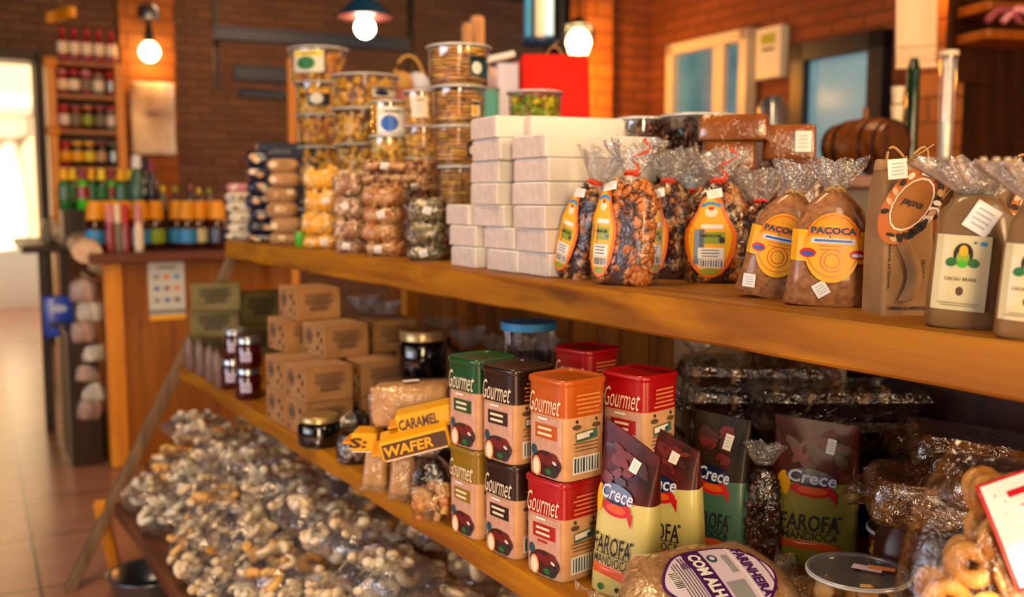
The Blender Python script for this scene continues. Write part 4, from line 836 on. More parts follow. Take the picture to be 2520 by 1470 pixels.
# ------------------------------------------------------------------ cardboard boxes on the middle shelf
CB = {}
def carton(label, P, rz, Ly=.122, Lx=.112, H=.078, mat='cardboard', lilac=False, seed=0):
    k = (mat, Ly)
    if k not in CB:
        t = thing('printed_carton', label, 'box', P, rz, group='small printed cardboard boxes on the middle shelf'); random.seed(4)
        MB().box((Lx / 2, Ly / 2, H / 2), (Lx, Ly, H - .001), mat).build('carton_body', t, False, .0015)
        MB().box((Lx / 2, Ly / 2, H - .0004), (Lx - .002, Ly - .03, .001), 'kraft_light' if mat == 'cardboard' else mat).build('lid_flap', t, False)
        FL = flat((0, Ly / 2, H / 2), (0, -1, 0), (0, 0, 1), (-1, 0, 0)); FR = flat((Lx / 2, 0, H / 2), (1, 0, 0), (0, 0, 1), (0, -1, 0))
        g = 'print_grey' if mat == 'cardboard' else 'print_dark'
        its = [('ell', g, 1, -Ly * .2, .008, Ly * .34, H * .5), ('arc', 'cardboard', 2, -Ly * .2, .008, Ly * .28, H * .4, 0, (.3, 5.5, .8)), ('ell', 'print_dark', 1, Ly * .22, H * .22, .014, .012), ('ell', 'print_dark', 1, Ly * .36, H * .05, .010, .014), ('ell', 'print_dark', 1, Ly * .18, -H * .2, .012, .012), ('ell', g, 1, Ly * .38, -H * .3, .010, .010), ('ell', 'print_dark', 1, -Ly * .36, -H * .36, .012, .008)]
        decal('print', t, FL, its)
        its = lines(g, 1, 0, H * .06, Lx * .7, 9, H * .062, H * .03, 0, .5) + lines('print_dark', 2, Lx * .05, H * .04, Lx * .5, 5, H * .1, H * .012, 0, .7)
        decal('side_print', t, FR, its); CB[k] = t
    else: t = dup(CB[k], P, rz, label=label)
    return t
rc = radians(2); H = .0785; c0 = onz(727, 1085, ZM)
y0 = c0.y; x0 = XM + .012
P_ = lambda x, y, r: Vector((x, y, ZM + r * H))
carton('printed cardboard box at the foot of the stack, beside the black jar', P_(x0, y0, 0), rc)
carton('printed cardboard box at the foot of the stack, beside the dark red jars', P_(x0 - .004, y0 + .13, 0), rc)
carton('printed cardboard box one up from the foot, above the black jar', P_(x0, y0, 1), rc)
carton('printed cardboard box one up from the foot, above the dark red jars', P_(x0 - .004, y0 + .13, 1), rc)
for i, n in enumerate(('at the foot of the deeper row', 'one up in the deeper row')):
    carton(f'shaded cardboard box {n} behind the front column', P_(x0 + .135, y0 + .005, i), 0)
    carton(f'shaded cardboard box {n}, furthest into the shelf', P_(x0 + .27, y0 - .0, i), 0)
c1 = onz(800, 886, ZM + 2 * H); carton('printed cardboard box on the third level with its lid turned to the tins', P_(c1.x - .0, c1.y, 2), rc * 2)
carton('printed cardboard box on the third level above the dark red jars', P_(c1.x - .045, c1.y + .14, 2), rc)
carton('shaded cardboard box on the third level behind the turned one', P_(c1.x + .135, c1.y + .03, 2), -.05)
c2 = onz(727, 790, ZM + 3 * H); carton('topmost printed cardboard box just beneath the top shelf plank', P_(c2.x, c2.y - .01, 3), .02, H=.078)
random.seed(44)
for i in range(3):
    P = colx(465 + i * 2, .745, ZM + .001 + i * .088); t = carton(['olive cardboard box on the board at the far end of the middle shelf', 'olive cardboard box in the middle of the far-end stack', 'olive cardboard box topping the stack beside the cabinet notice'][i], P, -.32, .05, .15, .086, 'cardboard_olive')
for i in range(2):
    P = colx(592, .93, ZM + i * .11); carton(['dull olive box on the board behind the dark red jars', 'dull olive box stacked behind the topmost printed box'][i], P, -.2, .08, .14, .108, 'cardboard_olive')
# narrow mauve packets between cabinet and boxes
random.seed(12)
for i in range(4):
    P = colx(470 + 24 * i, .735, ZM); t = thing('mauve_packet', f'thin mauve packet standing on edge at the far end of the middle shelf', 'packet', P, -.25, (0, U_(-.08, .04)), 'thin mauve packets standing at the shelf end')
    MB().loft([(0, .012, .03, 6), (.003, .014, .034, 6), (.085, .012, .034, 6), (.1, .003, .034, 6)], 'mauve_dull', 20, wr=.03).build('packet_body', t); MB().box((0, 0, .103), (.002, .06, .012), 'mauve_dull').build('top_seal', t)
# dark red jars
def jar(label, P, r, h, body, lid, name='jam_jar', grp='jars of dark preserve on the middle shelf', wrap=False, lab=True):
    t = thing(name, label, 'jar', P, orient(P), group=grp)
    MB().loft([(0, r * .9, r * .9, 2), (.004, r, r, 2), (h * .7, r, r, 2), (h * .8, r * .86, r * .86, 2)], body, 24).build('jar_body', t)
    MB().loft([(h * .8, r * .92, r * .92, 2), (h * .98, r * .92, r * .92, 2), (h, r * .88, r * .88, 2)], lid, 24, wr=.003, wk=30).build('lid', t)
    if wrap:
        mb = MB(); mb.loft([(h * .84, r * 1.0, r * 1.0, 2, .03), (h * 1.02, r * .96, r * .96, 2, .05), (h * 1.06, r * .5, r * .5, 2, .1)], 'film_crinkle', 28, cap=(0, 1)); mb.build('film_wrap', t)
    if lab: decal('label', t, front([(0, r, r, 2), (h, r, r, 2)]), [('rect', 'wrap_lilac', 1, -r * .2, h * .4, r * .8, h * .3)] + lines('print_grey', 2, -r * .2, h * .4, r * .6, 3, h * .07, h * .02))
    return t
for i, (px, X, lv) in enumerate(((612, .752, 0), (575, .76, 0), (590, .80, 0), (612, .752, 1), (580, .77, 1))):
    P = colx(px, X, ZM + lv * .083 + .001)
    jar(['dark red preserve jar on the board beside the cardboard boxes', 'dark red preserve jar on the board, second along from the cardboard boxes', 'dark red preserve jar on the board behind the first pair', 'dark red preserve jar stacked beside the cardboard boxes', 'dark red preserve jar stacked over the second jar'][i], P, .034, .082, 'jam', 'silver', wrap=i == 4)
# dark items between boxes and tins
P = onz(783, 1100, ZM); jar('squat black jar with pale gold lid at the shelf edge beside the cardboard boxes', P + Vector((.01, .02, 0)), .046, .066, 'black_jar', 'gold_lid', 'black_jar', 'squat black jars with gold lids', lab=False)
P = colx(1040, .97, ZM); dark('dark packet holding up the large black tub behind the loaf', 1040, .97, 120, .125, 0, 9) if 0 else None
P = colx(1040, .97, ZM + .126); jar('large squat black tub with gold lid behind the long cracker loaf', P, .055, .11, 'black_jar', 'gold_lid', 'black_jar', 'squat black jars with gold lids', lab=False)
def dark(label, px, X, wpx, h, z=0, seed=0, d=.08, off=0, mat='black_glossy', name='dark_packet', grp='glossy dark packets on the middle shelf', tilt=(0, 0)):
    P = colx(px, X, ZM + z); s = mpp(P); w = wpx * s; t = thing(name, label, 'packet', P, orient(P, off), tilt, grp)
    pr = [(0, w * .38, d * .35, 3), (h * .2, w * .5, d * .5, 3.2), (h * .6, w * .5, d * .5, 3), (h, w * .36, d * .3, 3)]
    MB().loft(pr, mat, 28, wr=.06, wk=7, ph=seed).build('packet_body', t); MB().loft([(a - .001 * (a == 0), b * 1.04, c * 1.04, n) for a, b, c, n in pr], 'tray_film', 28, wr=.08, wk=11, ph=seed + 2).build('film_wrap', t); return t
dark('glossy black packet at the shelf edge beside the cracker rolls', 868, .745, 78, .056, 0, 1)
dark('glossy black packet lying behind the squat black jar', 850, .83, 120, .05, 0, 2)
dark('glossy black packet topping the dark pile behind the yellow wafers', 850, .88, 120, .05, .052, 3)
dark('glossy black packet on the board under the dark pile', 905, .92, 120, .055, 0, 4)
dark('glossy dark packet deep behind the cracker loaf', 950, 1.02, 90, .1, 0, 5)
dark('glossy dark packet holding up the large black tub behind the loaf', 1040, .97, 130, .125, 0, 9, d=.1)
# cracker loaf, rolls and wafers
def roll(label, px, py, wpx, hpx, off, seed, mat='cracker'):
    P = onz(px, py, ZM) + Vector((.014, .02, 0)); s = mpp(P); w, h = wpx * s, hpx * s; t = thing('cracker_roll', label, 'pack', P, orient(P, off), (0, .06), 'cracker rolls standing at the shelf edge')
    pr = [(0, w * .5, w * .42, 4), (h * .1, w * .52, w * .45, 4), (h * .8, w * .44, w * .4, 3.5), (h, w * .3, w * .1, 4)]
    MB().loft(pr, mat, 28, wr=.02, wk=5, ph=seed).build('cracker_filling', t); MB().loft([(a, b * 1.05, c * 1.05, n) for a, b, c, n in pr], 'film', 28, wr=.05, wk=9, ph=seed).build('film_wrap', t)
    MB().grid(lambda u, v: Vector(((u - .5) * w * 1.1, -w * .4 - .03 * v, .004 + .004 * sin(u * 9 + v * 5))), 10, 3, 'film_milky').build('film_tail', t); return t
roll('cracker roll in clear film standing beside the black packet', 918, 1205, 62, 105, -.1, 1); roll('cracker roll in clear film standing beside the clear bag of snacks', 985, 1228, 66, 112, -.05, 2)
def lying(name, label, cat, cpx, cpy, dep, L, Wd, Hh, yaw, mat, group, seed, n=5, roll_=0, pitch=0, wr=.01):
    C = ond(cpx, cpy, dep); t = thing(name, label, cat, C, yaw, (roll_, pitch), group); pr = [(-L / 2, Wd * .42, Hh * .42, n), (-L / 2 + .006, Wd / 2, Hh / 2, n), (L / 2 - .006, Wd / 2, Hh / 2, n), (L / 2, Wd * .42, Hh * .42, n)]
    X = Matrix.Rotation(pi / 2, 4, 'Y'); MB().loft(pr, mat, 28, X=X @ Matrix.Rotation(pi / 2, 4, 'Z'), wr=wr, wk=7, ph=seed).build('pack_body', t); return t, X
P = colx(1010, .86, ZM)
t, _ = lying('cracker_loaf', 'long cracker loaf in clear film lying on the yellow wafer packets', 'pack', 1015, 992, 1.68, .13, .075, .07, -.62, 'cracker', 'x', 3, 4.5, 0, -.05)
t['group'] = 'cracker loaf'; MB().loft([(-.067, .04, .037, 5), (-.062, .042, .038, 5), (.062, .042, .038, 5), (.07, .02, .004, 5)], 'film', 28, X=Matrix.Rotation(pi / 2, 4, 'Y') @ Matrix.Rotation(pi / 2, 4, 'Z'), wr=.05).build('film_wrap', t)
decal('price_sticker_or_glint', t, flat((0, 0, .038), (1, 0, 0), (0, 1, 0), (0, 0, 1)), [('rect', 'white', 1, .0, .0, .028, .02, .3)])
def wafer(label, cpx, cpy, dep, L, yaw, pitch, txt, face, seed, tilt=0, Hh=.032):
    C = ond(cpx, cpy, dep); t = thing('wafer_packet', label, 'packet', C, yaw, (tilt, pitch), 'yellow wafer packets'); mb = MB().box((0, 0, 0), (L, .06, Hh), 'yellow'); mb.build('packet_body', t, False, .004)
    MB().box((-L / 2 - .006, 0, 0), (.016, .062, .003), 'yellow_deep').build('end_seal', t, False)
    F = flat((0, -.0305, 0), (1, 0, 0), (0, 0, 1), (0, -1, 0))
    bgm, tm = ('choc', 'yellow') if face else ('yellow', 'choc')
    decal('lettering', t, F, ([('rect', 'choc', 1, .0, -.0, L * .92, Hh * .78)] if face else []) + [('rect', 'white', 1, 0, -Hh * .47, L * .9, .0016)] + [('text', tm, 3, -.01, 0, L * .7, Hh * .55, 0, (txt, .03, .12))]); return t
wafer('yellow caramel wafer packet topmost of the pile beside the green tin', 1046, 1024, 1.60, .092, -.5, -.22, 'CARAMEL', False, 1)
wafer('yellow and brown wafer packet with large yellow lettering, over the cracker rolls', 1022, 1080, 1.57, .112, -.5, -.24, 'WAFER', True, 2, .1)
wafer('short yellow wafer packet end sticking out above the cracker rolls', 905, 1080, 1.68, .045, -.62, .0, 'S:', False, 3)
# things holding the wafers up
P = colx(1010, .87, ZM); block_ = pillow('dark brown packet on the board hidden under the wafers', P, .15, .09, .075, 'black_glossy', orient(P, 0), 77, 'glossy dark packets on the middle shelf'); 
P = colx(1055, .80, ZM); pillow('dark packet wedged under the yellow wafers beside the gold tin', P, .12, .07, .105, 'black_glossy', orient(P, .1), 78, 'glossy dark packets on the middle shelf')
# clear bag of crunchy pieces beside the gold tin
def snackbag(label, P, w, h, d, rz, tilt, mats, seed, size=.011, n=110, nm='snack_bag', grp=None, flm='film_crinkle', fl=.03, dens=.92):
    random.seed(seed); t = thing(nm, label, 'bag', P, rz, tilt, grp); pr = bagprof(w, d, h, .012, sh=.75)
    mb = MB(); fill(mb, pr, n, size, mats, zmax=dens, frontbias=.4, shrink=.92); mb.build('snack_filling', t)['kind'] = 'stuff'
    mb = MB().loft(pr, 'film', 32, wr=.05, wk=9, ph=seed, cap=(1, 0)); flare(mb, h, .012, fl, w * .4, flm, seed=seed); mb.build('film_wrap', t); return t, pr
P = onz(1062, 1290, ZM) + Vector((.02, .03, 0)); snackbag('clear bag of crunchy golden pieces at the shelf edge beside the gold tin', P, .075, .105, .05, orient(P), (0, -.06), ['biscuit_gold', 'nut_orange', 'cracker'], 60, .01, 55, dens=.5)
# clear crinkled bags deep under the shelf
for i, (px, X, w, h) in enumerate(((1075, 1.2, .12, .2), (1160, 1.22, .11, .18), (1235, 1.18, .12, .19), (1330, 1.16, .13, .22), (905, 1.2, .12, .22), (960, 1.25, .1, .2))):
    P = colx(px, X, ZM); snackbag('crinkled clear bag ' + ['under the plank above the black tub', 'behind the green tin', 'behind the dark brown tin with bluish lid beside it', 'behind the orange tin against the plank panel', 'behind the topmost printed box', 'in the shade beside the yellow support post'][i], P, w, h * .8, .07, orient(P), (0, U_(-.1, .1)), [['seed_dark', 'print_dark'], ['dark_green_glass', 'seed_grey'], ['nut_dark', 'seed_grey']][i % 3], 500 + i, .012, 50, grp='crinkled clear bags deep on the middle shelf', fl=.05)
P = colx(1240, .92, ZM + .0); t = thing('lidded_tub', 'teal-grey lidded tub behind the dark brown tins', 'tub', P + Vector((.12, .1, 0)), 0); MB().loft([(0, .045, .045, 2), (.27, .052, .052, 2)], 'tub_plastic', 24).build('tub_wall', t); MB().loft([(.0, .04, .04, 2), (.22, .045, .045, 2)], 'print_dark', 24).build('snack_filling', t); MB().loft([(.27, .056, .056, 2), (.285, .056, .056, 2)], 'sky_blue', 24).build('lid', t)
# ------------------------------------------------------------------ farofa pouches
def pouch(label, P, w, h, d, rz, tilt, seed, skew=0, low='farofa_cream', top='farofa_dark', split=.56, words=True, grp='stand-up farofa pouches on the middle shelf'):
    random.seed(seed); t = thing('farofa_pouch', label, 'pouch', P, rz, tilt, grp); a, b = w / 2, d / 2
    z = [0, .004, h * .12, h * .3, h * split, h * .75, h * .9, h * .955, h]; pr = [(z[0], a * .96, b * .85, 5), (z[1], a, b * .95, 5), (z[2], a, b, 4), (z[3], a * .99, b * .95, 3.6), (z[4], a * .985, b * .78, 3.2), (z[5], a * .98, b * .5, 3), (z[6], a * .98, b * .2, 3), (z[7], a * .98, .003, 3), (z[8], a * .98, .0012, 3)]
    body = MB(); body.loft(pr, low, 44, wr=.012, wk=6, ph=seed, mats=[None] * 4 + [top] * 4, top=top); sk = lambda p: Vector((p[0], p[1], p[2] - skew * (p[0] + a) * max(0, p[2] / h - .6) / .4)); body.v = [tuple(sk(p)) for p in body.v]; body.build('pouch_body', t)
    F0_ = front(pr); F = lambda x, y, off: sk(F0_(x, y, off))
    its = [('ell', 'navy', 2, -w * .08, h * (split + .04), w * .56, h * .12, -.15), ('ell', 'yellow', 1, -w * .38, h * (split), w * .14, h * .16), ('ell', 'red', 1, -w * .06, h * (split - .04), w * .5, h * .1, -.1), ('ell', 'orange_deep', 2, -w * .06, h * (split - .045), w * .34, h * .05, -.1), ('poly', 'red', 1, w * .16, h * (split - .09), w * .12, h * .08, 0, [(-.5, .5), (.5, .4), (.4, -.6)]),
           ('text', 'white_blue', 4, -w * .06, h * (split + .04), w * .56, h * .085, -.12, ('Crece', .02, .1))]
    if words:
        its += [('text', 'ink', 2, -w * .08, h * .3, w * .66, h * .11, -.06, ('FAROFA', .01)), ('text', 'ink', 2, -w * .08, h * .21, w * .62, h * .055, -.06, ('MANDIOCA', .005)), ('rect', 'ink', 2, -w * .08, h * .246, w * .64, h * .004, -.06),
                ('poly', 'orange_deep', 1, -w * .1, h * .145, w * .8, h * .07, -.08, [(-.5, .5), (.3, .45), (.5, .1), (.35, -.5), (-.5, -.45)]), ('ell', 'leaf_green', 1, -w * .25, h * .05, w * .1, h * .04), ('ell', 'print_dark', 1, w * .05, h * .055, w * .09, h * .03), ('ell', 'ink_teal', 1, w * .25, h * .34, w * .05, h * .02)]
    for i in range(13): its.append(('poly', ['choc_red', 'choc', 'maroon', 'maroon', 'choc', 'farofa_dark'][i % 6], .5 + .04 * i, U_(-.3, .3) * w, h * U_(split + .12, .9), w * U_(.25, .4), h * U_(.05, .11), U_(-1, 1), [(cos(q_) * U_(.3, .5), sin(q_) * U_(.3, .5)) for q_ in [k_ * .628 for k_ in range(10)]]))
    decal('print', t, F, its, lift=.0022); price(t, F, w * .15, h * .83, -.2, .012, .024); return t
P1 = onz(1530, 1478, ZM); pouch('cream and dark red farofa pouch at the shelf edge beside the crimson tin', P1 + Vector((.02, .018, 0)), .088, .235, .055, orient(P1, -.55), (0, .04), 1, .45)
P2 = onz(1660, 1432, ZM); pouch('cream farofa pouch with bright white panel, second from the crimson tin', P2 + Vector((.02, .03, 0)), .098, .225, .055, orient(P2, -.35), (0, -.05), 2, .5)
P3 = onz(1782, 1400, ZM); pouch('shaded greenish farofa pouch with yellow streaks on top, third from the tins', P3 + Vector((.02, .03, 0)), .085, .22, .05, orient(P3, -.3), (0, .0), 3, .1, 'farofa_teal', 'farofa_night')
P4 = onz(2018, 1400, ZM); pouch('wide olive farofa pouch standing alone behind the clear tub lids', P4 + Vector((.02, .03, 0)), .122, .215, .06, orient(P4, .12), (0, 0), 4, .12, 'farofa_olive', 'farofa_dark')
P = colx(1872, 1.02, ZM); snackbag('dark crinkled bag squeezed between greenish and olive pouches', P, .062, .15, .045, orient(P), (0, 0), ['nut_dark', 'choc', 'print_dark'], 90, .009, 90)
# ------------------------------------------------------------------ lying bag with the purple label
C = onz(1752, 1486, ZM + .045); random.seed(61)
FB = thing('flour_bag', 'plump bag of seasoned flour lying down with purple and white label', 'bag', (C.x, C.y, ZM + .046), orient(C, .62), (.42, .0))
L, Wd, Hh = .23, .16, .075
def fbs(u, v):
    x = (u - .5) * 2; pin = 1 - .62 * max(0, abs(x) - .62) / .38; 
    a = 2 * pi * v; k = (1 - abs(x) ** 5 * .75)
    return Vector((x * L / 2, Wd / 2 * pin * cos(a) * (1 + .03 * sin(x * 9 + 3 * a)), Hh / 2 * k * se(sin(a), 2.6) * (1 + .04 * noise.noise(Vector((x * 5, cos(a) * 3, sin(a) * 3))))))
MB().grid(fbs, 30, 36, 'farinha').build('flour_filling', FB)
mb = MB().grid(lambda u, v: Vector((fbs(u, v).x * 1.02, fbs(u, v).y * 1.03, fbs(u, v).z * 1.05)), 30, 36, 'film')
for s_ in (-1, 1):
    mb.grid(lambda u, v, s_=s_: Vector((s_ * (L / 2 + .035 * v), (u - .5) * Wd * (.42 + .5 * v), .008 * sin(u * 22 + v * 3) * (.3 + v))), 20, 4, 'film_crinkle')
mb.build('film_wrap', FB)
def ftop(x, y, off):
    xx = x / (L / 2); pin = 1 - .62 * max(0, abs(xx) - .62) / .38; k = (1 - abs(xx) ** 5 * .75); u = min(.98, abs(y) / (Wd / 2 * pin)); return Vector((x, y, Hh / 2 * k * 1.05 * (1 - u ** 2.6) ** (1 / 2.6) + off))
ow, oh = .14, .10
lab = [(cos(2 * pi * i / 48) * .5 * (1 + .05 * cos(8 * pi * i / 48)), sin(2 * pi * i / 48) * .5 * (1 - .04 * cos(8 * pi * i / 48))) for i in range(48)]
its = [('poly', 'purple', 0, 0, 0, ow * 1.05, oh * 1.07, 0, lab), ('poly', 'lilac_paper', 1, 0, 0, ow, oh, 0, lab), ('rect', 'purple', 2, -.016, 0, .026, oh * .95), ('text', 'white', 4, -.016, 0, oh * .84, .017, -pi / 2, ('COM ALHO', .05)),
       ('text', 'purple', 4, .045, 0, oh * .78, .015, -pi / 2, ('FARINHEIRA', .04)), ('rect', 'white', 2, .034, 0, .002, oh * .9), ('rect', 'grey_print', 2, .014, -.024, .026, .03), ('rect', 'grey_print', 2, .024, .018, .009, .03), ('ell', 'ink_teal', 3, .006, .03, .013, .013), ('ell', 'lilac_paper', 4, .006, .03, .007, .007), ('arc', 'purple', 3, .056, 0, .022, .07, 0, (-1.3, 1.3, .85))]
its += lines('steel', 3, -.042, 0, oh * .7, 6, .004, .0012, -pi / 2) + bars('print_dark', 'white', 3, -.058, .006, .022, .010, -pi / 2) + lines('purple', 3, -.034, .03, .02, 3, .004, .0015, -pi / 2)
decal('label', FB, ftop, its, lift=.002)
# ------------------------------------------------------------------ tubs and ring biscuits at the near end
P = onz(2112, 1402, ZM + .088); tub('clear tub with smoke-grey lid and torn sticker in front of the olive pouch', Vector((P.x, P.y, ZM)), .0575, .088, ['biscuit_gold', 'nut_orange', 'choc'], 71, group='grey-lidded tubs at the end of the middle shelf', size=.012)
tt = [o for o in bpy.data.objects if o.name.startswith('snack_tub') and 'torn sticker' in o.get('label', '')][0]
decal('price_sticker_or_glint', tt, flat((0, 0, .0885), (1, 0, 0), (0, 1, 0), (0, 0, 1)), [('rect', 'lilac_paper', 1, .01, .004, .034, .016, -.2), ('rect', 'peach', 2, .026, .008, .03, .012, -.1)])
P = onz(2235, 1330, ZM + .088); tub('clear tub mostly hidden behind the bag of ring biscuits', Vector((P.x + .04, P.y + .03, ZM)), .05, .088, ['biscuit_gold', 'nut_orange'], 72, group='grey-lidded tubs at the end of the middle shelf')
P = onz(2268, 1475, ZM + .075); tub('clear tub with plain blue-grey lid at the foot of the ring biscuits', Vector((P.x, P.y, ZM)), .046, .075, ['biscuit_gold', 'choc'], 73, group='grey-lidded tubs at the end of the middle shelf')
random.seed(82); C = cold(2392, .92, ZM + .02); RW, RH, RD = .175, .275, .10
RB = thing('ring_biscuit_bag', 'big clear bag of golden ring biscuits with red-bordered white label', 'bag', C, orient(C, .12), (-.12, .12))
pr = [(0, RW * .45, RD * .42, 3), (.01, RW * .5, RD * .5, 3), (RH * .6, RW * .5, RD * .5, 2.8), (RH * .85, RW * .42, RD * .36, 2.6), (RH, RW * .34, .004, 2.5)]
rings = []
for i in range(3):
    mb = MB(); v = []; N1, N2 = 20, 10; o1 = U_(0, 9)
    def rf(u, vv, o1=o1):
        a = 2 * pi * u; b = 2 * pi * vv; r0 = .0155 * (1 + .12 * noise.noise(Vector((cos(a) + o1, sin(a), 0)))); r = .0105 * (1 + .25 * noise.noise(Vector((cos(a) * 1.5, sin(a) * 1.5 + o1, 3)))); return Vector(((r0 + r * cos(b)) * cos(a), (r0 + r * cos(b)) * sin(a) * .95, r * sin(b) * .8))
    vs = [rf(i_ / N1, j / N2) for j in range(N2) for i_ in range(N1)]; fs = [(j * N1 + i_, j * N1 + (i_ + 1) % N1, ((j + 1) % N2) * N1 + (i_ + 1) % N1, ((j + 1) % N2) * N1 + i_) for j in range(N2) for i_ in range(N1)]
    mb.add(vs, fs, 'ring_biscuit'); rings.append(mb.mesh('ring_biscuit'))
k = 0
for lay, yy in enumerate((-RD * .3, -RD * .02, RD * .26)):
    for r in range(7):
        for c in range(4):
            x = (c - 1.5) * .038 + (r % 2) * .014 - .007 + U_(-.005, .005); z = .028 + r * .036 + U_(-.004, .004)
            if abs(x) > RW * .5 - .022 - max(0, z - RH * .6) * .45 or z > RH * .92: continue
            o = bpy.data.objects.new('ring_biscuit', rings[k % 3]); COL.objects.link(o); o.parent = RB; k += 1
            o.location = (x * .94, yy * .98 * (1 - .9 * max(0, z / RH - .55)) + .004 + U_(-.004, .004), z * .94); o.rotation_euler = (pi / 2 + U_(-.7, .7), 0, U_(-.8, .8)); sc_ = U_(.85, 1.1); o.scale = (sc_,) * 3
MB().loft(pr, 'film', 40, wr=.03, wk=7, cap=(1, 1)).build('film_wrap', RB)
F = front(pr)
lx, lz = .02, .218
its = [('rect', 'red', 1, lx, lz, .082, .094, .5), ('rect', 'white', 2, lx, lz + .001, .076, .088, .5), ('rect', 'red', 3, lx - .014, lz + .03, .04, .005, .5)] + lines('steel', 3, lx, lz - .004, .055, 6, .009, .0015, .5) + lines('print_dark', 3, lx + .012, lz + .018, .03, 2, .006, .002, .5)
decal('label', RB, F, its, lift=.0075, step=.0006)
# ------------------------------------------------------------------ clear trays and cellophane packs deep on the shelf
def tray(label, P, L, Wd, Hh, rz, seed, tilt=(0, 0), mats=('nut_dark', 'amber_wrap', 'cracker'), fm='tray_film', name='clear_tray', grp='clear trays stacked deep on the middle shelf'):
    random.seed(seed); t = thing(name, label, 'tray', P, rz, tilt, grp); a, b = L / 2, Wd / 2
    pr = [(0, a * .86, b * .84, 8), (Hh * .6, a * .93, b * .92, 8), (Hh * .62, a, b, 8), (Hh * .7, a, b, 8), (Hh, a * .95, b * .93, 8)]
    mb = MB(); mb.loft([(.002, a * .8, b * .78, 8), (Hh * .55, a * .86, b * .84, 8)], mats[0], 24)
    for i in range(26): mb.blob((U_(-.8, .8) * a, U_(-.75, .75) * b, Hh * .58), (.018, .013, .007), random.choice(mats))
    mb.build('snack_filling', t)['kind'] = 'stuff'; MB().loft(pr, fm, 40, wr=.012, wk=15, ph=seed).build('tray_shell', t); return t
rzt = -radians(8); TP = ond(1862, 912, 1.72); th = .045; zlow = TP.z + .018 - 2 * th
t = thing('dark_carton', 'dark carton under the two trays beside the crimson tins', 'box', Vector((TP.x, TP.y, ZM)), rzt - .5); MB().box((0, 0, (zlow - ZM) / 2), (.22, .14, zlow - ZM - .001), 'dark_wood').build('carton_body', t, False, .003); MB().box((0, -.0705, (zlow - ZM) / 2), (.15, .001, .03), 'print_grey').build('print', t, False)
for i in (3, 4):
    tray('clear tray ' + ['on the board', 'second from the board', 'third from the board', 'fourth from the board', 'topmost'][i] + ' in the deep stack beside the crimson tins', Vector((TP.x, TP.y, zlow + (i - 3) * th)), .27, .16, th - .002, rzt - .52 + U_(-.05, .05), 600 + i)
TP = ond(2055, 975, 1.57); zlow = TP.z + .02 - 2 * th
t = thing('dark_carton', 'dark carton under the two trays above the olive pouch', 'box', Vector((TP.x, TP.y, ZM)), rzt - .45); MB().box((0, 0, (zlow - ZM) / 2), (.2, .13, zlow - ZM - .001), 'dark_wood').build('carton_body', t, False, .003); MB().box((0, -.0655, (zlow - ZM) / 2), (.12, .001, .03), 'print_grey').build('print', t, False)
for i in (3, 4):
    tray('clear tray ' + ['on the board', 'second from the board', 'third from the board', 'fourth from the board', 'topmost'][i] + ' in the deep stack above the olive pouch', Vector((TP.x, TP.y, zlow + (i - 3) * th)), .27, .15, th - .002, rzt - .45 + U_(-.05, .05), 620 + i)
P = ond(1700, 905, 1.72); snackbag('tall crinkled clear bag standing behind the crimson tins', Vector((P.x, P.y, ZM)), .13, .26, .08, orient(P), (0, .05), ['seed_dark', 'nut_dark'], 640, .012, 60, grp='crinkled clear bags deep on the middle shelf', fl=.05)
P = ond(1745, 870, 1.85); t = thing('plain_carton', 'plain tan carton high in the shade behind the crinkled bag', 'box', Vector((P.x, P.y, ZM)), orient(P, .2)); MB().box((0, 0, .145), (.12, .08, .29), 'kraft').build('carton_body', t, False, .002); MB().box((0, 0, .2905), (.118, .03, .001), 'kraft_light').build('lid_flap', t, False)
def cello(label, cpx, cpy, dep, L, Wd, Hh, rz, seed, mat='amber_wrap', tilt=(0, 0)):
    C = ond(cpx, cpy, dep); t = thing('cellophane_pack', label, 'pack', C - Vector((0, 0, Hh / 2)), rz, tilt, 'cellophane packs piled at the near end of the middle shelf'); a, b = L / 2, Wd / 2
    pr = [(0, a * .9, b * .85, 7), (Hh * .2, a, b, 7), (Hh * .75, a, b, 7), (Hh, a * .88, b * .8, 7)]
    MB().loft(pr, mat, 32, wr=.015, wk=5, ph=seed).build('pack_body', t); MB().loft([(z - .001 * (z == 0) + .002 * (z == Hh), x * 1.02, y * 1.03, n) for z, x, y, n in pr], 'tray_film', 36, wr=.03, wk=13, ph=seed).build('film_wrap', t)
    for s_ in (-1, 1): MB().grid(lambda u, v, s_=s_: Vector((s_ * (a + .03 * v), (u - .5) * Wd * .9, Hh * .5 + .01 * sin(u * 17 + v * 4))), 16, 3, 'tray_film').build('film_tail', t)
    return C
C = cello('amber cellophane pack topping the pile under the black gap', 2385, 1112, 1.34, .17, .12, .05, -.75, 1, tilt=(.05, .12)); zb = C.z - .027
pillow('brown packet on the board under the amber cellophane pack', Vector((C.x, C.y + .01, ZM)), .13, .1, zb - ZM, 'nut_dark', -.75, 651, 'cellophane packs piled at the near end of the middle shelf')
C = cello('brown cellophane pack slumped against the olive pouch', 2280, 1225, 1.22, .15, .10, .055, -.75, 2, 'amber_wrap', (.1, .1)); zb = C.z - .033
pillow('dark packet on the board under the slumped brown pack', Vector((C.x, C.y + .01, ZM)), .1, .08, zb - ZM, 'choc', -.75, 652, 'cellophane packs piled at the near end of the middle shelf')
C = cello('dark cellophane pack behind the label of the ring biscuit bag', 2440, 1195, 1.18, .13, .1, .045, -.6, 3, 'amber_wrap', (.05, .1)); zb = C.z - .027
pillow('brown packet on the board behind the ring biscuits', Vector((C.x, C.y, ZM)), .1, .08, zb - ZM, 'choc', -.6, 653, 'cellophane packs piled at the near end of the middle shelf')
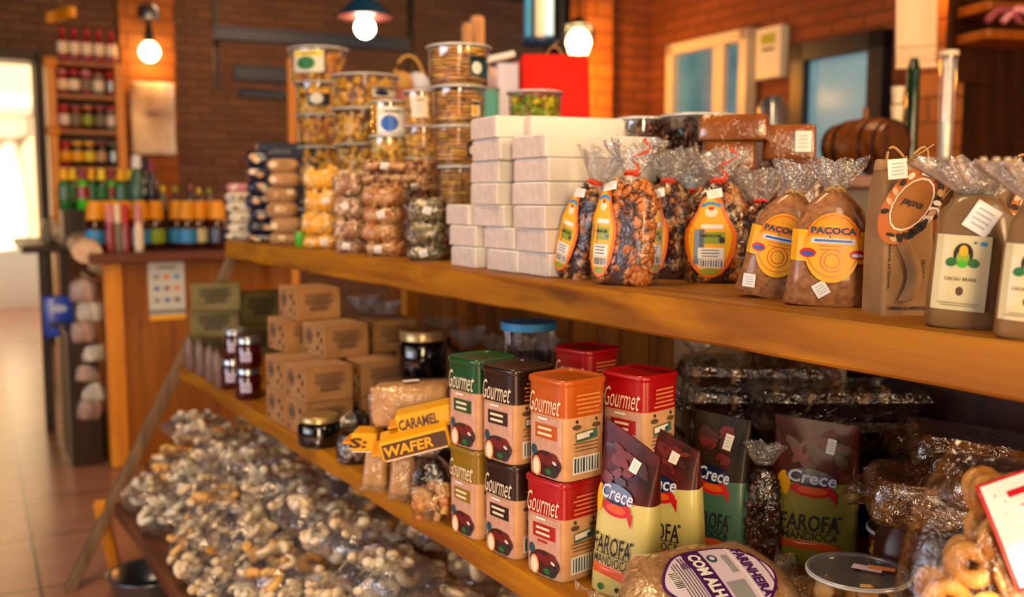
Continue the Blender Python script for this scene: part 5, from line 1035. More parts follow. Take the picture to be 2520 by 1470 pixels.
# ------------------------------------------------------------------ bottom shelf: bags of small baked biscuits
BM = []
random.seed(99)
for mat in ('biscuit', 'biscuit_pale', 'biscuit_gold'):
    for kind in range(2):
        mb = MB(); n = 9
        if kind == 0: pts = [(.016 * cos(.6 + i * .55), .016 * sin(.6 + i * .55), .004 * sin(i)) for i in range(n)]
        else: pts = [(-.02 + .005 * i, .005 * sin(i * .9), .003 * cos(i)) for i in range(n)]
        mb.tube(pts, [.005 + .0045 * abs(sin(i * 1.15 + .4)) if kind else .006 + .003 * sin(pi * i / (n - 1)) for i in range(n)], mat, 7); BM.append(mb.mesh('biscuit'))
LIL = 0
def biscbag(label, P, L, Wd, Hh, rz, tilt, seed, bm, nb=17, lab=False):
    random.seed(seed); t = thing('biscuit_bag', label, 'bag', P, rz, tilt, 'clear bags of small baked biscuits on the lowest shelf')
    def fs(u, v):
        x = (u - .5) * 2; a = 2 * pi * v; k = 1 - abs(x) ** 4 * .85; return Vector((x * L / 2, Wd / 2 * (1 - .25 * abs(x) ** 3) * cos(a) * (1 + .06 * sin(x * 7 + 2 * a + seed)), Hh / 2 * k * sin(a) * (1 + .15 * noise.noise(Vector((x * 4 + seed, cos(a) * 3, sin(a) * 3))))))
    for i in range(nb):
        o = bpy.data.objects.new('biscuit', random.choice(bm)); COL.objects.link(o); o.parent = t; u = U_(-.74, .74); a = U_(0, pi) if i < nb * .8 else U_(pi, 2 * pi); k = 1 - abs(u) ** 4 * .85
        o.location = (u * L / 2, Wd / 2 * .78 * cos(a), (Hh / 2 * k - .010) * sin(a)); o.rotation_euler = (U_(-.7, .7), U_(-.7, .7), U_(0, 6)); s = U_(.9, 1.35); o.scale = (s, s, s)
    mb = MB().grid(fs, 20, 22, 'film_bag')
    for s_ in (-1, 1): mb.grid(lambda u, v, s_=s_: Vector((s_ * (L / 2 + .02 * v - .004), (u - .5) * Wd * (.5 + .35 * v), .006 * sin(u * 25 + v * 3 + seed))), 14, 3, 'film_crinkle')
    mb.build('film_wrap', t)
    if lab:
        def tp(x, y, off): u = abs(x) / (L / 2); k = 1 - u ** 4 * .85; q = min(.98, abs(y) / (Wd / 2)); return Vector((x, y, Hh / 2 * k * sqrt(1 - q * q) * 1.08 + off))
        if lab == 1: decal('price_sticker_or_glint', t, tp, [('rect', 'wrap_lilac', 1, U_(-.03, .03), U_(-.02, .01), .028, .018, U_(0, 3))], lift=.004)  # lilac patch imitates bluish window reflections on the film
        else: decal('label', t, tp, [('ell', 'yellow', 1, 0, 0, .05, .034, .4), ('ell', 'pink', 2, -.006, .004, .02, .012), ('rect', 'blue', 2, .006, -.006, .018, .005, .4), ('rect', 'red', 2, -.004, -.001, .02, .003, .4)], lift=.004)
    return t
# heap: three stepped layers, outermost first
PROT = []
random.seed(200)
wheres = ['at the cabinet end', 'just past the far leg', 'below the dark red jars', 'below the cardboard stack', 'below the black jar', 'below the cracker rolls', 'below the clear snack bag', 'below the gold tin', 'below the crimson tin', 'at the near end of the shelf']
Yc = [3.02 - .235 * i for i in range(10)]
lays = [(0, [(.60, 'at the board edge'), (.78, 'one step in'), (.96, 'against the dark backing')]), (1, [(.66, 'over the edge row'), (.84, 'in the middle layer')]), (2, [(.74, 'crowning the heap'), (.93, 'deep in the heap')])]
BG = 0
for lz, xs in lays:
    for X, w1 in xs:
        for i, Y in enumerate(Yc):
            if lz == 0 and X > .7 and False: continue
            if lz == 2 and i > 7: continue
            zc = ZB + .052 + lz * .088 - .0 + U_(-.006, .006); hgt = .098
            P = Vector((X + U_(-.015, .015), Y + U_(-.03, .03) - .05 * (lz % 2), zc))
            rz = pi / 2 + U_(-.5, .5); tl = (U_(-.12, .12), U_(-.15, .15)); bmx = [BM[0:4], BM[2:4] + BM[0:2], BM[4:6] + BM[0:1], BM[0:2]][BG % 4]; lb = [1, 1, 0, 2, 1, 0, 1][BG % 7]
            lbl = f'clear bag of small biscuits {w1}, {wheres[i]}'
            if len(PROT) < 14: PROT.append(biscbag(lbl, P, .20, .15, hgt, rz, tl, 700 + BG, bmx, 20, lb))
            else: dup(PROT[(BG * 5) % 14], P, rz + (pi if BG % 2 else 0), tl, label=lbl, scale=U_(.94, 1.04))
            BG += 1
# ------------------------------------------------------------------ bottles and jars on the far shelf unit
UD = 6.6
a = rdd(112, 150, UD); b = rdd(300, 150, UD); UW = b.x - a.x
SU = thing('bottle_shelf', 'tall orange-brown wooden shelf unit of bottles beside the sunlit doorway', 'shelf', (0, 0, 0), ROOM)
zt = rdd(200, 150, UD).z
for x in (a.x + .025, b.x - .02): MB().box((x, UD + .12, zt / 2), (.05, .26, zt), 'post_wood').build('side_post', SU, False, .004)
MB().box(((a.x + b.x) / 2, UD + .24, zt / 2 + .5), (UW, .02, zt - 1.0), 'dark_wood').build('back_board', SU, False)
ys = [157, 238, 325, 415, 520]; shz = [rdd(200, y, UD).z for y in ys]
for z in shz: MB().box(((a.x + b.x) / 2, UD + .12, z - .0), (UW - .06, .24, .028), 'cabinet_wood').build('shelf_board', SU, False, .002)
for z in (zt - .02, rdd(130, 322, UD).z):
    MB().loft([(-.03, .035, .02, 2), (0, .045, .03, 2), (.03, .035, .02, 2)], 'post_wood', 12, X=Matrix.Translation((a.x + .025, UD - .012, z))).build('turned_knob', SU)
BOT = {}
def bottle(key, label, P, prof, body, cap, capz, grp, labc=None, rz=0, labs=(.3, .35), scale=1):
    if key not in BOT:
        t = thing('bottle', label, 'bottle', P, rz, group=grp); MB().loft(prof, body, 16).build('bottle_body', t)
        z0, z1, r0, r1 = capz; MB().loft([(z0, r0, r0, 2), ((z0 + z1) / 2, (r0 + r1) / 2 * 1.05, (r0 + r1) / 2 * 1.05, 2), (z1, r1, r1, 2)], cap, 14).build('cap', t)
        if labc:
            H_ = prof[-1][0]; r = max(p[1] for p in prof); MB().loft([(H_ * labs[0], r * 1.02, r * 1.02, 2), (H_ * (labs[0] + labs[1]), r * 1.02, r * 1.02, 2)], labc, 16, cap=(0, 0)).build('label', t)
        BOT[key] = t
    else: t = dup(BOT[key], P, rz, label=label)
    t.scale = (scale,) * 3; t['group'] = grp; return t
STD = [(0, .028, .028, 2), (.004, .031, .031, 2), (.12, .031, .031, 2), (.15, .014, .014, 2), (.18, .012, .012, 2)]
JR = [(0, .03, .03, 2), (.004, .034, .034, 2), (.09, .034, .034, 2), (.1, .028, .028, 2)]
for i in range(5):
    p = rdd(155 + 30 * i, 150, UD + .1); w = W_((p.x, UD + .1, shz[0] + .015)); bottle('rb', ['red-capped sauce bottle at the doorway end of the topmost shelf', 'red-capped sauce bottle, second from the doorway on the topmost shelf', 'middle one of the five red-capped sauce bottles on the topmost shelf', 'red-capped sauce bottle, second from the lamp pillar on the topmost shelf', 'red-capped sauce bottle at the lamp pillar end of the topmost shelf'][i], w, [(z * 1.05, r, r2, n) for z, r, r2, n in STD], 'crimson', 'red', (.175, .21, .015, .012), 'red-capped bottles on the topmost shelf', 'cream')
nm = ['topmost', 'second', 'third', 'fourth', 'lowest']
for sh, cols in ((1, [('crimson', 'pink', 'cream'), ('nut_dark', 'red', 'cream'), ('garnet', 'pink', 'seed_grey'), ('seed_grey', 'crimson', 'cream'), ('crimson', 'red', 'steel')]), (2, [('crimson', 'red', 'white'), ('nut_brown', 'crimson', 'seed_grey'), ('honey', 'nut_orange', 'olive_green'), ('nut_dark', 'crimson', 'seed_grey'), ('seed_grey', 'red', 'cream')]), (3, [('crimson', 'red', 'yellow'), ('dark_green_glass', 'yellow', 'yellow'), ('honey', 'yellow', 'lemon'), ('dark_glass', 'garnet', 'nut_pale'), ('dark_green_glass', 'seed_grey', 'steel')])):
    for i, (bd, cp, lb) in enumerate(cols):
        p = rdd(152 + 30 * i, 200, UD + .1); w = W_((p.x, UD + .1, shz[sh] + .015))
        bottle(f's{sh}{i}', f'{["small jar with pink cap", "small jar with round pale label", "jar with dark red cap", "grey-labelled jar", "narrow red jar"][i]} on the {nm[sh]} board of the far shelf unit', w, [(z * 1.35, r, r2, n) for z, r, r2, n in JR], bd, cp, (.13, .155, .03, .028), 'jars on the far shelf unit', lb, labs=(.25, .45))
for i in range(5):
    p = rdd(152 + 30 * i, 200, UD + .1); w = W_((p.x, UD + .1, shz[4] + .015)); bottle(f'y{i % 2}', f'tall yellow-topped bottle on the lowest board of the far shelf unit, place {["beside the post", "next in", "middle", "next out", "beside the pillar"][i]}', w, STD, ['dark_green_glass', 'honey'][i % 2], 'yellow', (.17, .215, .02, .014), 'yellow-topped bottles behind the counter', 'bright_green')
# ------------------------------------------------------------------ bottles on the far counter
zc_ = ZC + .004; random.seed(77)
HON = [(0, .036, .036, 2), (.004, .04, .04, 2), (.11, .04, .04, 2), (.135, .022, .022, 2)]
def onc(px, depth_in): p = rdd(px, 600, CD + depth_in); return W_((p.x, CD + depth_in, zc_))
capc = ['orange', 'yellow_deep']
wh = ['beside the pale rail', 'behind the pink-capped pair', 'behind the red bottle', 'by the tall dark bottle', 'under the tall dark bottle', 'behind the green label', 'mid counter', 'over the sky-blue label', 'past the sky-blue label', 'before the cream label', 'beside the cream snack packets']
for i, px in enumerate((236, 286, 308, 346, 384, 438, 462, 490, 520, 536, 262)):
    lb = ['sky_blue', 'navy', 'crimson', 'sky_blue', 'lime', 'sky_blue', 'sky_blue', 'label_cream', 'label_cream', 'navy', 'sky_blue'][i]
    bottle(f'h{lb}', f'dark honey bottle with big orange cap, {wh[i]}', onc(px, .14 + .04 * (i % 3)), HON, 'honey', 'yellow_deep', (.125, .2, .036, .026), 'dark honey bottles with orange caps on the counter', lb, labs=(.2, .42), scale=1.12)
for i, (px, c1, c2, l) in enumerate(((272, 'pink', 'crimson', 'pink-capped slim bottle with red label at the counter edge'), (292, 'cream', 'seed_grey', 'slim bottle with cream neck and olive label at the counter edge'), (310, 'red', 'crimson', 'slim dark red bottle at the counter edge'), (342, 'pink', 'cream', 'slim bottle with pink neck and pale round label at the counter edge'), (186, 'white', 'farofa_teal', 'teal-green bottle with white cap beside the pale rail'), (208, 'steel', 'dark_glass', 'small dark bottle with silver cap beside the rail'), (165, 'cream', 'nut_pale', 'pale tan bottle standing behind the rail'), (118, 'dark_wood', 'seed_grey', 'grey-green bottle at the rail end next to the doorway'))):
    bottle(f'f{i}', l, onc(px, .05) if px > 215 else W_((rdd(px, 600, 5.7).x, 5.7, TBZ)), [(0, .018, .018, 2), (.09, .02, .02, 2), (.12, .014, .014, 2), (.15, .012, .012, 2)], c2, c1, (.12, .2, .014, .012), 'slim bottles at the counter edge', c2, labs=(.1, .5), scale=1.05)
BK = MB(); za = ZC
st = thing('bottle_riser', 'dark stepped riser carrying green and yellow bottles on the counter', 'shelf', (0, 0, 0), ROOM); qa, qb = rdd(150, 500, CD + .5), rdd(560, 500, CD + .5)
MB().box(((qa.x + qb.x) / 2, CD + .52, ZC + .09), (qb.x - qa.x, .2, .18), 'dark_wood').build('riser_block', st, False, .004)
MB().box(((qa.x + qb.x) / 2, CD + .52, ZC + .181), (qb.x - qa.x + .01, .21, .006), 'dark_wood').build('riser_top', st, False)
for i, px in enumerate((160, 182, 205, 228, 252, 276, 300, 322)):
    p = rdd(px, 500, CD + .5); w = W_((p.x, CD + .5 + .03 * (i % 2), ZC + .186))
    bottle(f'g{i % 3}', f'green-shouldered bottle on the riser, {["first", "second", "third", "fourth", "fifth", "sixth", "seventh", "eighth"][i]} from the doorway end', w, STD, ['leaf_green', 'dark_green_glass', 'bright_green'][i % 3], ['yellow', 'lemon', 'garnet'][i % 3], (.15, .205, .022, .016), 'green bottles on the counter riser', ['farofa_teal', 'leaf_green', 'crimson'][i % 3], scale=.95)
for i, (px, c1, c2, k) in enumerate(((340, 'white', 'farofa_teal', 1.25), (358, 'black_metal', 'dark_glass', 1.2), (374, 'garnet', 'navy', 1.15), (402, 'lemon', 'seed_grey', .55), (432, 'olive_green', 'nut_dark', .55), (470, 'crimson', 'dark_glass', .6), (490, 'lemon', 'navy', .5), (515, 'olive_green', 'dark_green_glass', .5))):
    p = rdd(px, 500, CD + .5); w = W_((p.x, CD + .5, ZC + .186))
    bottle(f't{i}', ['tall pale green bottle with white cap in the middle of the riser', 'tall black bottle in the middle of the riser', 'tall navy bottle with wine-red cap on the riser', 'short lemon-capped jar on the riser', 'short olive-capped jar on the riser', 'short wine-capped jar on the riser', 'short navy jar with lemon cap on the riser', 'short green jar at the packet end of the riser'][i], w, STD, c2, c1, (.16, .21, .02, .016), 'mixed bottles on the counter riser', scale=k)
# snacks hanging beside the cabinet
random.seed(21)
for i, y in enumerate((715, 765, 815, 865, 915, 965, 1005)):
    px = 205 + (i % 2) * 14 + i * 2; p = rdd(px, y, CD + .12); t = thing('snack_packet', f'pale snack bag {["topmost", "second", "third", "fourth", "fifth", "sixth", "lowest"][i]} in the column beside the cabinet corner post', 'packet', W_((p.x, CD + .12, p.z - .045)), ROOM + U_(-.3, .3), (U_(-.2, .2), U_(-.2, .2)), 'pale snack bags beside the cabinet')
    pr = bagprof(.12, .07, .1, .02, n=2.6); MB().loft(pr, 'biscuit_pale' if i % 2 else 'tin_paper_pink', 22, wr=.08, wk=5, ph=i).build('packet_body', t); MB().loft([(a, b * 1.05, c * 1.06, n) for a, b, c, n in pr], 'film_crinkle', 24, wr=.12, wk=7, ph=i).build('film_wrap', t)
# ------------------------------------------------------------------ lamps
def bulb(label, px, py, dep, r, mat, power, colr, body, name='wall_lamp'):
    C = ond(px, py, dep); t = thing(name, label, 'lamp', C); MB().loft([(-r, r * .3, r * .3, 2), (-r * .8, r * .65, r * .65, 2), (-r * .35, r * .95, r * .95, 2), (0, r, r, 2), (r * .4, r * .9, r * .9, 2), (r * .8, r * .6, r * .6, 2), (r, r * .35, r * .35, 2)], mat, 20).build('light_bulb', t); body(t, r)
    return C
def b1(t, r):
    MB().loft([(r * .9, r * .4, r * .4, 2), (r * 1.5, r * .5, r * .5, 2), (r * 2.6, r * .25, r * .25, 2)], 'black_metal', 16).build('socket', t)
    MB().tube([(0, 0, r * 2.4), (0, .02, r * 3.4), (0, .08, r * 4.2), (0, .2, r * 4.3)], r * .22, 'black_metal', 8).build('bracket_arm', t)
    MB().loft([(r * 3.2, r * 1.0, r * 1.0, 2), (r * 4.2, r * 1.1, r * 1.1, 2), (r * 4.6, r * .8, r * .8, 2)], 'steel', 16).build('lamp_head', t)
bulb('glowing round bulb on a dark bracket fixed to the pillar beside the bottle shelf', 368, 127, 6.42, .064, 'bulb', 0, '', b1)
def b2(t, r):
    MB().loft([(r * .95, r * 2.6, r * 2.6, 2), (r * 1.0, r * 2.65, r * 2.65, 2)], 'copper', 28, cap=(1, 1)).build('shade_underside', t)
    MB().loft([(r * 1.0, r * 2.7, r * 2.7, 2), (r * 1.15, r * 2.6, r * 2.6, 2), (r * 2.2, r * 1.5, r * 1.5, 2), (r * 3.0, r * .5, r * .5, 2), (r * 3.4, r * .4, r * .4, 2)], 'beam_steel', 28).build('lamp_shade', t)
    MB().tube([(0, 0, r * 3.3), (0, 0, 3.2 - t.location.z)], .006, 'black_metal', 6).build('cord', t)
bulb('pendant lamp with dark metal shade, pinkish underside and white bulb hanging from the ceiling', 898, 68, 4.2, .045, 'bulb_white', 0, '', b2, 'pendant_lamp')
def b3(t, r):
    MB().loft([(-r * 1.9, r * .35, r * .35, 2), (-r * 1.2, r * .8, r * .8, 2), (-r * .2, r * 1.25, r * 1.25, 2), (r * .9, r * 1.3, r * 1.3, 2), (r * 1.3, r * 1.15, r * 1.15, 2)], 'glass', 24, cap=(1, 0)).build('glass_shade', t)
    MB().loft([(r * 1.25, r * 1.25, r * 1.25, 2), (r * 1.5, r * .7, r * .7, 2), (r * 1.9, r * .3, r * .3, 2)], 'black_metal', 20).build('lamp_cap', t)
    MB().tube([(0, 0, r * 1.8), (0, 0, 3.2 - t.location.z)], .006, 'black_metal', 6).build('cord', t)
bulb('glowing lamp with tapered glass shade hanging before the orange brick pillar', 1424, 102, 6.0, .075, 'bulb', 0, '', b3, 'glass_lamp')
C = ond(368, 130, 6.42); pointl('pillar_lamp_glow', C + Vector((0, -.02, -.02)) + Vector((0, -.06, .0)), 7, '#ff9a30', .05)
C = ond(1440, 110, 6.05); pointl('glass_lamp_glow', C + Vector((0, 0, -.18)), 55, '#ff9a30', .05)
# lamp over the cream banner, out of frame, lights the brick pier
pointl('pier_lamp_glow', ond(2345, -90, 3.7), 22, '#ffa030', .05)
C = ond(2345, -130, 3.78); t = thing('pier_lamp', 'warm lamp hanging above the brick pier', 'lamp', C); MB().loft([(.06, .09, .09, 2), (.1, .03, .03, 2)], 'black_metal', 16).build('lamp_shade', t)
MB().tube([(0, 0, .09), (0, 0, 3.2 - C.z)], .005, 'black_metal', 6).build('cord', t)
# ------------------------------------------------------------------ dark steel bars fixed on the back wall
for i, (x0, y0, x1, y1, hh, dd) in enumerate(((523, 82, 1003, 113, 30, 6.4), (575, 180, 706, 186, 34, 6.7), (590, 228, 708, 236, 18, 6.9))):
    A_, B_ = rdd(x0, y0, dd), rdd(x1, y1, dd); L = B_.x - A_.x; h_ = hh * dd * .9 / 2400
    t = thing('steel_beam', ['long dark steel beam under the roof behind the pendant lamp', 'short dark steel beam with bluish sheen beside the wooden pole', 'thin dark steel beam below the bluish one'][i], 'beam', W_((A_.x, dd, A_.z)), ROOM, (0, math.atan2(A_.z - B_.z, L)), 'dark steel beams before the brick wall')
    MB().box((L / 2, 0, 0), (L, .08, h_), 'beam_steel').build('beam_web', t, False, .003)
    for s_ in (-1, 1): MB().box((L / 2, 0, s_ * h_ / 2), (L, .12, .008), 'beam_steel').build('beam_flange', t, False)
for px in (530, 1010):
    A_ = rdd(px, 60, 6.5); o = MB().box((A_.x, 6.5, 2.55), (.035, .035, 1.3), 'black_metal').build('hanger_rod', None, False, e=RE); tag(o, f'dark vertical hanger {"at the counter end" if px < 600 else "at the far end"} of the long steel beam', 'rod')
# cloth hanging on the pillar
A_, B_ = rdd(318, 200, 6.96), rdd(434, 382, 6.96)
def cf(u, v):
    sag = .07 * (1 - v) * sin(pi * u); x = A_.x + (B_.x - A_.x) * u; return RM @ Vector((x, 6.95 - .012 * sin(u * 11) - .01 * sin(v * 7 + u * 3), B_.z + (A_.z - B_.z) * v - (sag if v > .6 else 0) * 1.2))
o = MB().grid(cf, 20, 16, 'cloth_white').build('hanging_cloth', None); tag(o, 'pale stained cloth hanging on the pillar under the round bulb', 'cloth'); mo = o.modifiers.new('s', 'SOLIDIFY'); mo.thickness = .004
# yellow pennant
C = ond(150, 30, 7.2); s = mpp(C); mb = MB().grid(lambda u, v: Vector(((u - .5) * 75 * s, .02 * sin(u * 6), (v - .5) * 34 * s * (1 - .55 * abs(u - .45)) - 14 * s * (1 - u) ** 2)), 12, 6, 'yellow_deep')
o = mb.build('yellow_pennant', None, loc=C, e=(0, 0, -YAW)); mo = o.modifiers.new('s', 'SOLIDIFY'); mo.thickness = .01; MB().tube([(0, 0, 0), (0, 0, 3.2 - C.z)], .003, 'twine', 5).build('cord', o); tag(o, 'yellow curved pennant hanging above the bottle shelf', 'pennant')
# ------------------------------------------------------------------ table of gifts behind the top shelf
GZ = 1.22
gp = ond(1300, 300, 3.3); t = thing('gift_table', 'dark display table behind the shelf carrying the red bag and baskets', 'table', (0, 0, 0), ROOM); q = RMI @ gp
MB().box((q.x + .27, q.y + .25, GZ - .02), (1.0, .6, .04), 'counter_wood').build('table_top', t, False, .004)
for sx in (-.18, .72):
    for sy in (0, .5): MB().box((q.x + sx, q.y + sy, GZ / 2 - .02), (.05, .05, GZ - .04), 'dark_wood').build('leg', t, False)
def gpos(px, dy=.15): a_ = (px - 1260) / FPX; v = RMI @ (FW + RT * a_); d_ = (q.y + dy) / v.y; return cold(px, d_, GZ)
def ztop(px, py, P): return EYE.z + ray(px, py).z * (P - EYE).dot(FW)
P = gpos(1362, .08); s = mpp(P); hh = ztop(1362, 142, P) - GZ; w = 170 * s
RBG = thing('red_gift_bag', 'bright red paper gift bag behind the green and yellow tub', 'bag', P, orient(P, .12))
MB().loft([(0, w * .5, .05, 12), (hh * .6, w * .5, .05, 12), (hh * .95, w * .49, .035, 9), (hh, w * .46, .03, 9)], 'bag_red', 36, wr=.006).build('paper_body', RBG)
MB().box((-w * .5 - .012, .0, hh * .48), (.024, .08, hh * .94), 'crimson').build('side_gusset', RBG, False, .003)
for x in (-.28, .02): decal('sticker', RBG, flat((0, -.052, 0), (1, 0, 0), (0, 0, 1), (0, -1, 0)), [('ell', 'nut_pale', 1, x * w, hh * .42, w * .2, w * .16), ('ell', 'kraft', 2, x * w, hh * .42, w * .12, w * .1)])
MB().tube([(-.03 + .005 * i, -.01, hh + .03 * sin(pi * i / 12)) for i in range(13)], .003, 'twine', 6).build('rope_handle', RBG)
P = gpos(1238, .12); hh = ztop(1238, 165, P) - GZ; s = mpp(P); t = thing('white_gift_box', 'pinkish white gift box with lid tilted beside the red bag', 'box', P, orient(P, .3)); MB().box((0, 0, hh * .5), (52 * s, .12, hh), 'wrap_lilac').build('box_body', t, False, .002)
MB().box((.04, 0, hh + .012), (.20, .14, .02), 'white', Matrix.Rotation(-.25, 4, 'Y')).build('box_lid', t, False, .003)
P = gpos(1196, .05); hh = ztop(1200, 230, P) - GZ; t = thing('teal_tin', 'teal tin peeking out between the tall tub stack and the white boxes', 'tin', P, orient(P)); MB().loft([(0, .045, .045, 6), (max(.05, hh), .045, .045, 6)], 'teal', 20).build('tin_body', t); MB().loft([(max(.05, hh), .047, .047, 6), (max(.05, hh) + .012, .047, .047, 6)], 'farofa_teal', 20).build('lid', t)
for i, (px, yt, w_) in enumerate(((1150, 62, 26), (1176, 46, 36))):
    P = gpos(px, .45 + .05 * i); hh = ztop(px, yt, P) - GZ; s = mpp(P); o = MB().box((0, 0, hh / 2), (w_ * s, .04, hh), 'board_wood').build('cutting_board', None, False, .02, loc=P, e=(0, 0, orient(P, .1))); tag(o, ['narrow pale wooden cutting board standing behind the tall tub stack', 'taller wooden cutting board standing behind the pale one'][i], 'board', 'cutting boards behind the tubs')
P = gpos(1010, .3); s = mpp(P); t = thing('wicker_basket', 'reddish basket with arched handle behind the golden tubs', 'basket', P); r = 46 * s; zb = ztop(1010, 232, P) - GZ
MB().loft([(0, r * .8, r * .8, 2), (zb, r, r, 2), (zb + .01, r * 1.08, r * 1.08, 2)], 'copper', 24).build('basket_bowl', t); MB().tube([(r * cos(a_ / 10 * pi), 0, zb + .13 * sin(a_ / 10 * pi)) for a_ in range(11)], .006, 'hat_straw', 6).build('handle', t)
for i, (dx, m_) in enumerate(((-.03, 'hat_straw'), (.035, 'white_blue'))): MB().blob((dx, 0, zb + .035), (.045, .04, .04), m_, wob=.05).build('wrapped_sweet', t)
# hanging tubes
C = ond(1325, 45, 4.3); s = mpp(C); t = thing('tube_mobile', 'cluster of pale glass tubes hanging from a dark metal disc', 'mobile', C)
for i, (dx, w_, z0, m_) in enumerate(((-26, 20, -52, 'sky_blue'), (2, 24, -48, 'cream'), (26, 24, -42, 'tube_glow'))): MB().loft([(z0 * s, w_ * s * .5, w_ * s * .5, 2), (.2, w_ * s * .5, w_ * s * .5, 2)], m_, 16, X=Matrix.Translation((dx * s * cos(YAW), -dx * s * sin(YAW), 0))).build('glass_tube', t)  # last tube glows by itself, brightness put into its material
MB().loft([(-.125, .06, .06, 2), (-.10, .09, .09, 2), (-.09, .08, .08, 2)], 'beam_steel', 24).build('lower_disc', t); MB().tube([(0, 0, .18), (0, 0, 3.2 - C.z)], .008, 'black_metal', 6).build('cord', t)
C = ond(1385, 60, 7.2); o = MB().loft([(-.35, .13, .13, 2), (1.0, .13, .13, 2)], 'black_metal', 20).build('flue_pipe', None, loc=C); tag(o, 'dark round flue pipe hanging beside the glass lamp', 'pipe'); o.location.z = C.z + .05
# ------------------------------------------------------------------ bar on the far side with barrel and dispenser
BZ = 1.275; b0 = RMI @ cold(1985, 3.1, BZ); b1_ = RMI @ cold(2560, 3.1, BZ)
BAR = thing('bar_counter', 'dark wooden bar behind the kraft bags carrying the barrel and dispenser', 'counter', (0, 0, 0), 0)
pa, pb = cold(1985, 3.05, BZ), cold(2600, 3.05, BZ); mid = (pa + pb) / 2; T = Matrix.Translation((mid.x, mid.y, 0)) @ Matrix.Rotation(-YAW, 4, 'Z'); Lb = (pb - pa).length
MB().box((0, .25, BZ - .02), (Lb, .6, .04), 'counter_wood', T).build('countertop', BAR, False, .004); MB().box((0, .28, BZ / 2 - .02), (Lb - .05, .5, BZ - .04), 'dark_wood', T).build('bar_body', BAR, False, .004)
P = cold(2125, 3.3, BZ); s = mpp(P); R0 = 66 * s; Lr = .27
BR = thing('wine_barrel', 'small glossy wooden barrel lying on the bar with its round head showing', 'barrel', P + Vector((0, 0, R0 + .015)), -YAW + radians(24)); XB_ = Matrix.Rotation(pi / 2, 4, 'X')
pf = [(-Lr / 2, R0 * .8, R0 * .8, 2), (-Lr * .25, R0 * .95, R0 * .95, 2), (0, R0, R0, 2), (Lr * .25, R0 * .95, R0 * .95, 2), (Lr / 2, R0 * .8, R0 * .8, 2)]
MB().loft(pf, 'barrel_wood', 36, X=XB_, cap=(0, 0)).build('barrel_body', BR)
for zz_ in (-Lr * .5 + .012, Lr * .5 - .012): MB().loft([(zz_ - .001, R0 * .76, R0 * .76, 2), (zz_ + .001, R0 * .76, R0 * .76, 2)], 'barrel_head_wood', 32, X=XB_).build('barrel_head', BR, False)
for zz_ in (-.42, -.22, .22, .42): rr = R0 * (.80 + .2 * (1 - (abs(zz_) / .5) ** 2)) * 1.012; MB().loft([(zz_ * Lr - .009, rr * .985, rr * .985, 2), (zz_ * Lr + .009, rr, rr, 2)], 'black_metal', 36, X=XB_, cap=(0, 0)).build('barrel_hoop', BR)
MB().loft([(R0 * .95, .012, .012, 2), (R0 + .035, .009, .009, 2)], 'barrel_wood', 12).build('bung', BR)
for y_ in (-.09, .09): MB().box((0, y_, -R0 * .92), (R0 * 1.3, .03, .05), 'dark_wood').build('cradle', BR, False, .004)
P = cold(2322, 3.1, BZ); s = mpp(P); ht = ztop(2325, 142, P) - BZ
DP = thing('drink_dispenser', 'tall clear tube dispenser with pale base standing on the bar', 'dispenser', P); MB().loft([(0, .075, .075, 2), (.012, .078, .078, 2), (.035, .05, .05, 2), (.05, .026, .026, 2)], 'steel', 24).build('base', DP)
MB().loft([(.05, .019, .019, 2), (ht * .5, .024, .024, 2), (ht, .026, .026, 2)], 'tub_plastic', 20).build('tube', DP); MB().loft([(.05, .014, .014, 2), (ht * .45, .018, .018, 2)], 'label_cream', 16).build('tube_filling', DP); MB().loft([(ht, .03, .03, 2), (ht + .015, .03, .03, 2)], 'cream', 20).build('cap', DP)
P = cold(2310, 2.95, BZ); t = thing('blue_dish', 'dark blue dish at the foot of the tube dispenser', 'dish', P); MB().loft([(0, .05, .05, 2), (.012, .075, .075, 2), (.014, .07, .07, 2), (.006, .045, .045, 2)], 'navy', 24).build('dish_bowl', t)
for i, px in enumerate((2418, 2450, 2478, 2502)):
    P = cold(px, 3.05, BZ - .002); bottle('bb', f'dark green bottle with pale cap on the bar, {["first", "second", "third", "fourth"][i]} from the brick pier', P, [(z * .27, r * .5, r2 * .5, n) for z, r, r2, n in STD], 'dark_green_glass', 'cream', (.04, .056, .011, .010), 'small bottles on the bar')
P = cold(2202, 3.25, BZ); zb = ztop(2205, 318, P); t = thing('cup_tower', 'stack of cream paper cups beside the blue door frame', 'cups', Vector((P.x, P.y, BZ)))
hcup = (ztop(2205, 212, P) - BZ); 
for k in range(5): MB().loft([(hcup * (k / 5), .017, .017, 2), (hcup * (k + .9) / 5, .022, .022, 2)], 'cream', 16).build('paper_cup', t)
P = cold(2238, 3.35, BZ); o = MB().loft([(0, .022, .022, 2), (.36, .022, .022, 2), (.4, .012, .012, 2)], 'dark_green_glass', 16).build('tall_bottle', None, loc=P); tag(o, 'tall slim dark green bottle between the cup tower and the dispenser', 'bottle')
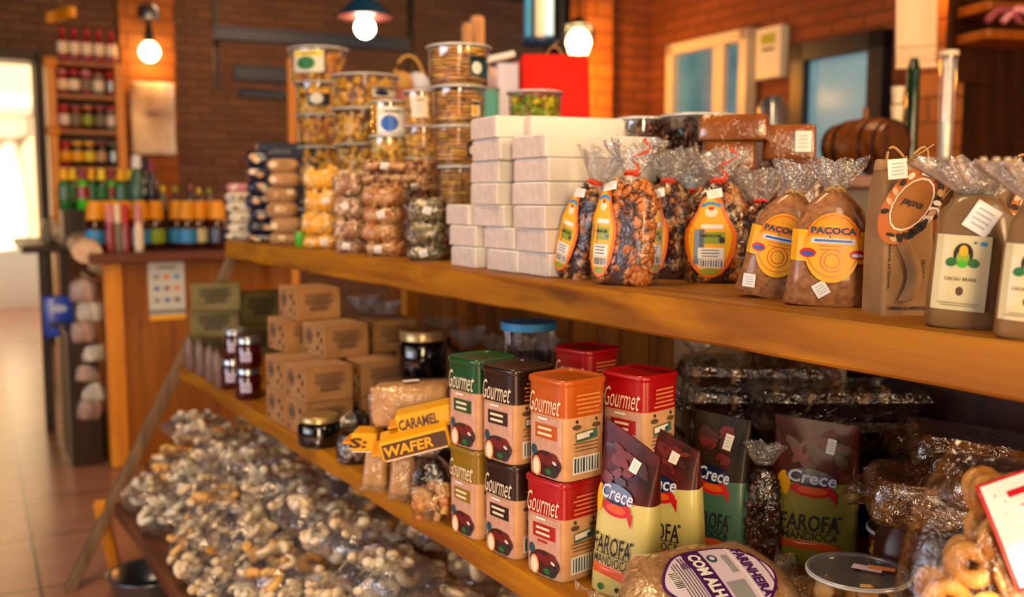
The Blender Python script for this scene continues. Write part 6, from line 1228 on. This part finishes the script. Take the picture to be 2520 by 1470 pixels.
P = cold(1897, 3.4, 1.2); zt_ = ztop(1897, 240, P); t = thing('coffee_machine', 'shiny pale machine with domed top behind the caramel blocks', 'machine', Vector((P.x, P.y, 0))); MB().loft([(0, .09, .09, 6), (1.2, .09, .09, 6)], 'dark_wood', 24).build('stand', t); MB().loft([(1.2, .045, .045, 5), (zt_ - .04, .042, .042, 4), (zt_, .03, .03, 2)], 'silver', 24).build('machine_body', t)
# cream banner
A_, B_ = cold(2205, 3.6, ztop(2205, 165, cold(2205, 3.6, 1.5))), cold(2300, 3.6, 1.5); 
zb = A_.z; wv = (B_ - A_); wv.z = 0; Lw = wv.length
bn = thing('cream_banner', 'plain cream fabric banner hanging beside the brick pier', 'banner', (A_.x, A_.y, zb), atan2(wv.y, wv.x) + .0, (0, -.03))
mb = MB().grid(lambda u, v: Vector((u * Lw * (1 + .08 * v), .006 * sin(u * 8), v * 1.1)), 12, 14, 'banner_cream'); o = mb.build('banner_cloth', bn); mo = o.modifiers.new('s', 'SOLIDIFY'); mo.thickness = .003
MB().box((Lw / 2, 0, .0), (Lw * 1.02, .014, .016), 'banner_cream').build('hem_bar', bn, False, .003); MB().box((Lw / 2, -.008, .07), (Lw, .002, .004), 'nut_pale').build('hem_seam', bn, False)
# wall shelf in the corner with goods
P = cold(2470, 3.55, 1.9); zs = ztop(2450, 82, P); CS = thing('corner_shelf', 'dark corner wall shelf with two boards above the bar', 'shelf', (0, 0, 0)); 
for y_, nme in ((82, 'lower'), (14, 'upper')):
    z_ = ztop(2460, y_, P); T = Matrix.Translation((P.x, P.y, z_)) @ Matrix.Rotation(-YAW + .25, 4, 'Z'); MB().box((.09, .1, 0), (.3, .2, .035), 'panel_wood', T).build('shelf_board', CS, False, .004)
MB().box((P.x + .12, P.y + .19, 2.0), (.32, .02, .7), 'dark_wood').build('back_board', CS, False)
z_ = zs + .02
for i, (px, m_) in enumerate(((2462, 'garnet'), (2500, 'pink'))):
    Pq = cold(px, 3.52, z_); t = thing('sausage_string', f'{["wine-red", "pinkish"][i]} cured sausage {["arched over the board edge", "lying at the end"][i]} on the corner shelf', 'sausage', Pq, -YAW, group='cured sausages on the corner shelf'); MB().tube([(-.06 + .012 * k, -.02, .012 + .045 * sin(pi * k / 10)) for k in range(11)], .013, m_, 10).build('sausage_body', t); MB().tube([(.06, -.02, .012), (.07, -.022, .004)], .003, 'twine', 5).build('tied_end', t)
